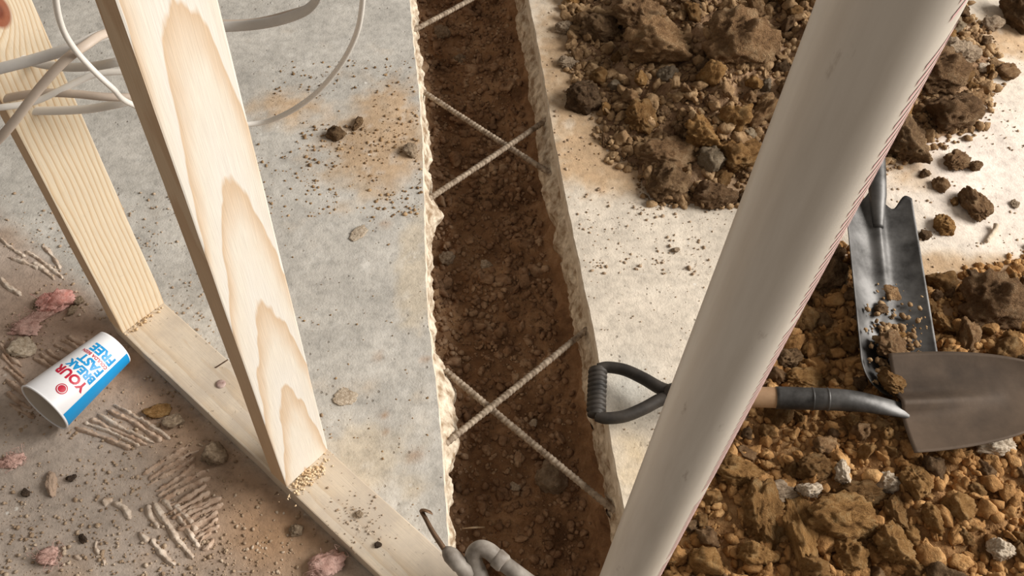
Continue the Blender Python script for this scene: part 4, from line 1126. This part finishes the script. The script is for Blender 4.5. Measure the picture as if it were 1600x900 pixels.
# pink insulation tufts
def tuft(u, v, hw, hh, ang, material, label, seed):
    rg = np.random.default_rng(seed); p = P(u, v); s = px_m(p[0], p[1]); V, Fq = clod_shape(seed, 4, 8, 0.35, 0.22, 0.35)
    e = empty('insulation_tuft', p); tag(e, label, 'insulation')
    ca, sa = math.cos(ang), math.sin(ang)
    V = V * np.array([hw * s, hh * s * 1.1, 0.55 * hh * s]); V = V @ np.array([[ca, sa, 0], [-sa, ca, 0], [0, 0, 1]]); V[:, 2] += 0.45 * hh * s
    V[:, 2] = np.maximum(V[:, 2], 0.0003)
    obj('wad', mesh_from('wad', V, Fq), material, e)
    VV = []; FF = []
    for k in range(26):
        a0 = rg.normal(0, 0.5, 2) * np.array([hw, hh]) * s; a0 = np.array([a0[0] * ca - a0[1] * sa, a0[0] * sa + a0[1] * ca])
        q = np.array([a0[0], a0[1], 0.5 * hh * s]); pts = [q]
        for j in range(4):
            q = q + rg.normal(0, 0.005, 3) + np.array([0, 0, 0.001]); q[2] = max(q[2], 0.001); pts.append(q)
        v1, f1 = sweep(catmull(pts, 3), 0.00035, seg=4); b = len(VV); VV += list(v1); FF += [tuple(i + b for i in f) for f in f1]
    f = obj('loose_fibres', mesh_from('loose_fibres', VV, FF), material, e); f['kind'] = 'stuff'
tuft(90, 474, 22, 15, 0.4, M['pink'], 'bright pink insulation tuft on the floor above the cup', 401)
tuft(64, 497, 30, 9, 0.7, M['pink_dusty'], 'dusty pink insulation strip below the bright tuft', 402)
tuft(42, 515, 20, 9, 0.1, M['pink_dusty'], 'dull pink insulation wad left of the cup', 403)
tuft(78, 872, 14, 11, 0.3, M['pink_dusty'], 'small pink insulation tuft near the bottom left', 404)
tuft(514, 884, 26, 18, 0.5, M['pink_dusty'], 'pinkish insulation clump against the plate at the bottom', 405)
tuft(22, 722, 16, 8, 0.3, M['pink_dusty'], 'tiny pink insulation shred at the left edge', 406)
# nail in the plate
a = P(339, 573, 0.039); b = P(356, 562, 0.054)
V, Fq = sweep([a - (b - a) * 0.3, a, b], 0.0012, seg=8); nl = empty('nail', a); tag(nl, 'thin nail sticking out of the sole plate left of the near stud', 'nail')
obj('shank', mesh_from('nail_shank', V - a, Fq), M['nail'], nl)
# knot mark left on the plate: flat purple-brown disc of glue
V, Fq = lathe([(0.0001, 0.0022), (0.004, 0.0020), (0.0078, 0.0016), (0.0085, 0.0)], 20)
tag(obj('glue_drop', mesh_from('glue_drop', V, Fq), plain_mat('glue', (190, 166, 156), 0.6, 0, 0.2, 100, 0.001, col2=(150, 122, 114)), loc=P(345, 600, 0.0380)), 'round purplish glue drop on the sole plate', 'drop')
# sawdust at the stud feet
def dust(u, v, n, rx, ry, z, seed, label, mt='sawdust', s0=0.0008, s1=0.0032):
    rg = np.random.default_rng(seed); c = P(u, v, z)
    d = rg.normal(0, 1, (n, 2)) * np.array([rx, ry]); pts = c[None, :2] + d[:, :1] * e2[None, :2] + d[:, 1:] * e1[None, :2]
    s = s0 + (s1 - s0) * rg.random(n) ** 2; zz = z + s * 0.4 + 0.006 * np.exp(-((d[:, 0] / rx) ** 2 + (d[:, 1] / ry) ** 2) * 2) * rg.random(n)
    o = crumbs('sawdust', np.column_stack([pts, zz]), s, M[mt]); return tag(o, label, 'sawdust', kind='stuff')
dust(484, 744, 300, 0.020, 0.007, 0.038, 1, 'sawdust and chips at the foot of the near stud')
dust(222, 503, 90, 0.018, 0.004, 0.038, 2, 'thin line of sawdust at the foot of the far stud')
dust(560, 812, 140, 0.018, 0.030, 0.038, 3, 'grey grit scattered on the sole plate', 'crumb_floor', 0.0006, 0.0024)
# grit on both slabs
def grit(u0, u1, v0, v1, n, seed, s0, s1, mt, test=None):
    rg = np.random.default_rng(seed); q = np.column_stack([rg.uniform(u0, u1, n), rg.uniform(v0, v1, n)])
    pts = np.array([P(u, v) for u, v in q])
    ok = (pts[:, 0] < xl(pts[:, 1]) - 0.004) | (pts[:, 0] > xr(pts[:, 1]) + 0.004)
    pts = pts[ok]; nz_ = fbm(pts[:, :2] * 12, 3, seed + 7); pts = pts[nz_ > -0.05 - 0.25 * rg.random(len(pts))]
    s = s0 + (s1 - s0) * rg.random(len(pts)) ** 3; pts[:, 2] = s * 0.3
    return pts, s
def grit_obj(regs, mt, label):
    a = [grit(*r[:4], r[4], k + 50 + len(label), *r[5:7], mt) for k, r in enumerate(regs)]
    o = crumbs('floor_grit', np.concatenate([x[0] for x in a]), np.concatenate([x[1] for x in a]), M[mt])
    return tag(o, label, 'grit', kind='stuff')
grit_obj([(370, 660, 90, 340, 1100, .0007, .0040), (470, 660, 170, 340, 800, .0008, .0050), (380, 690, 340, 880, 420, .0006, .0026)], 'crumb_grey', 'fine brown grit scattered on the slab left of the trench')
grit_obj([(0, 420, 300, 900, 3200, .0007, .0036), (300, 520, 640, 900, 300, .0008, .004), (0, 330, 740, 900, 500, .0010, .0046), (330, 470, 800, 900, 160, .001, .004), (150, 330, 560, 700, 160, .001, .005)], 'crumb_floor', 'pale grit on the dusty floor beyond the sole plate')
grit_obj([(850, 1180, 0, 430, 1500, .0008, .0050), (900, 1150, 330, 700, 500, .0005, .0022), (1380, 1600, 20, 460, 700, .0008, .0040)], 'crumb_floor', 'brown grit scattered on the slab around the heaps')
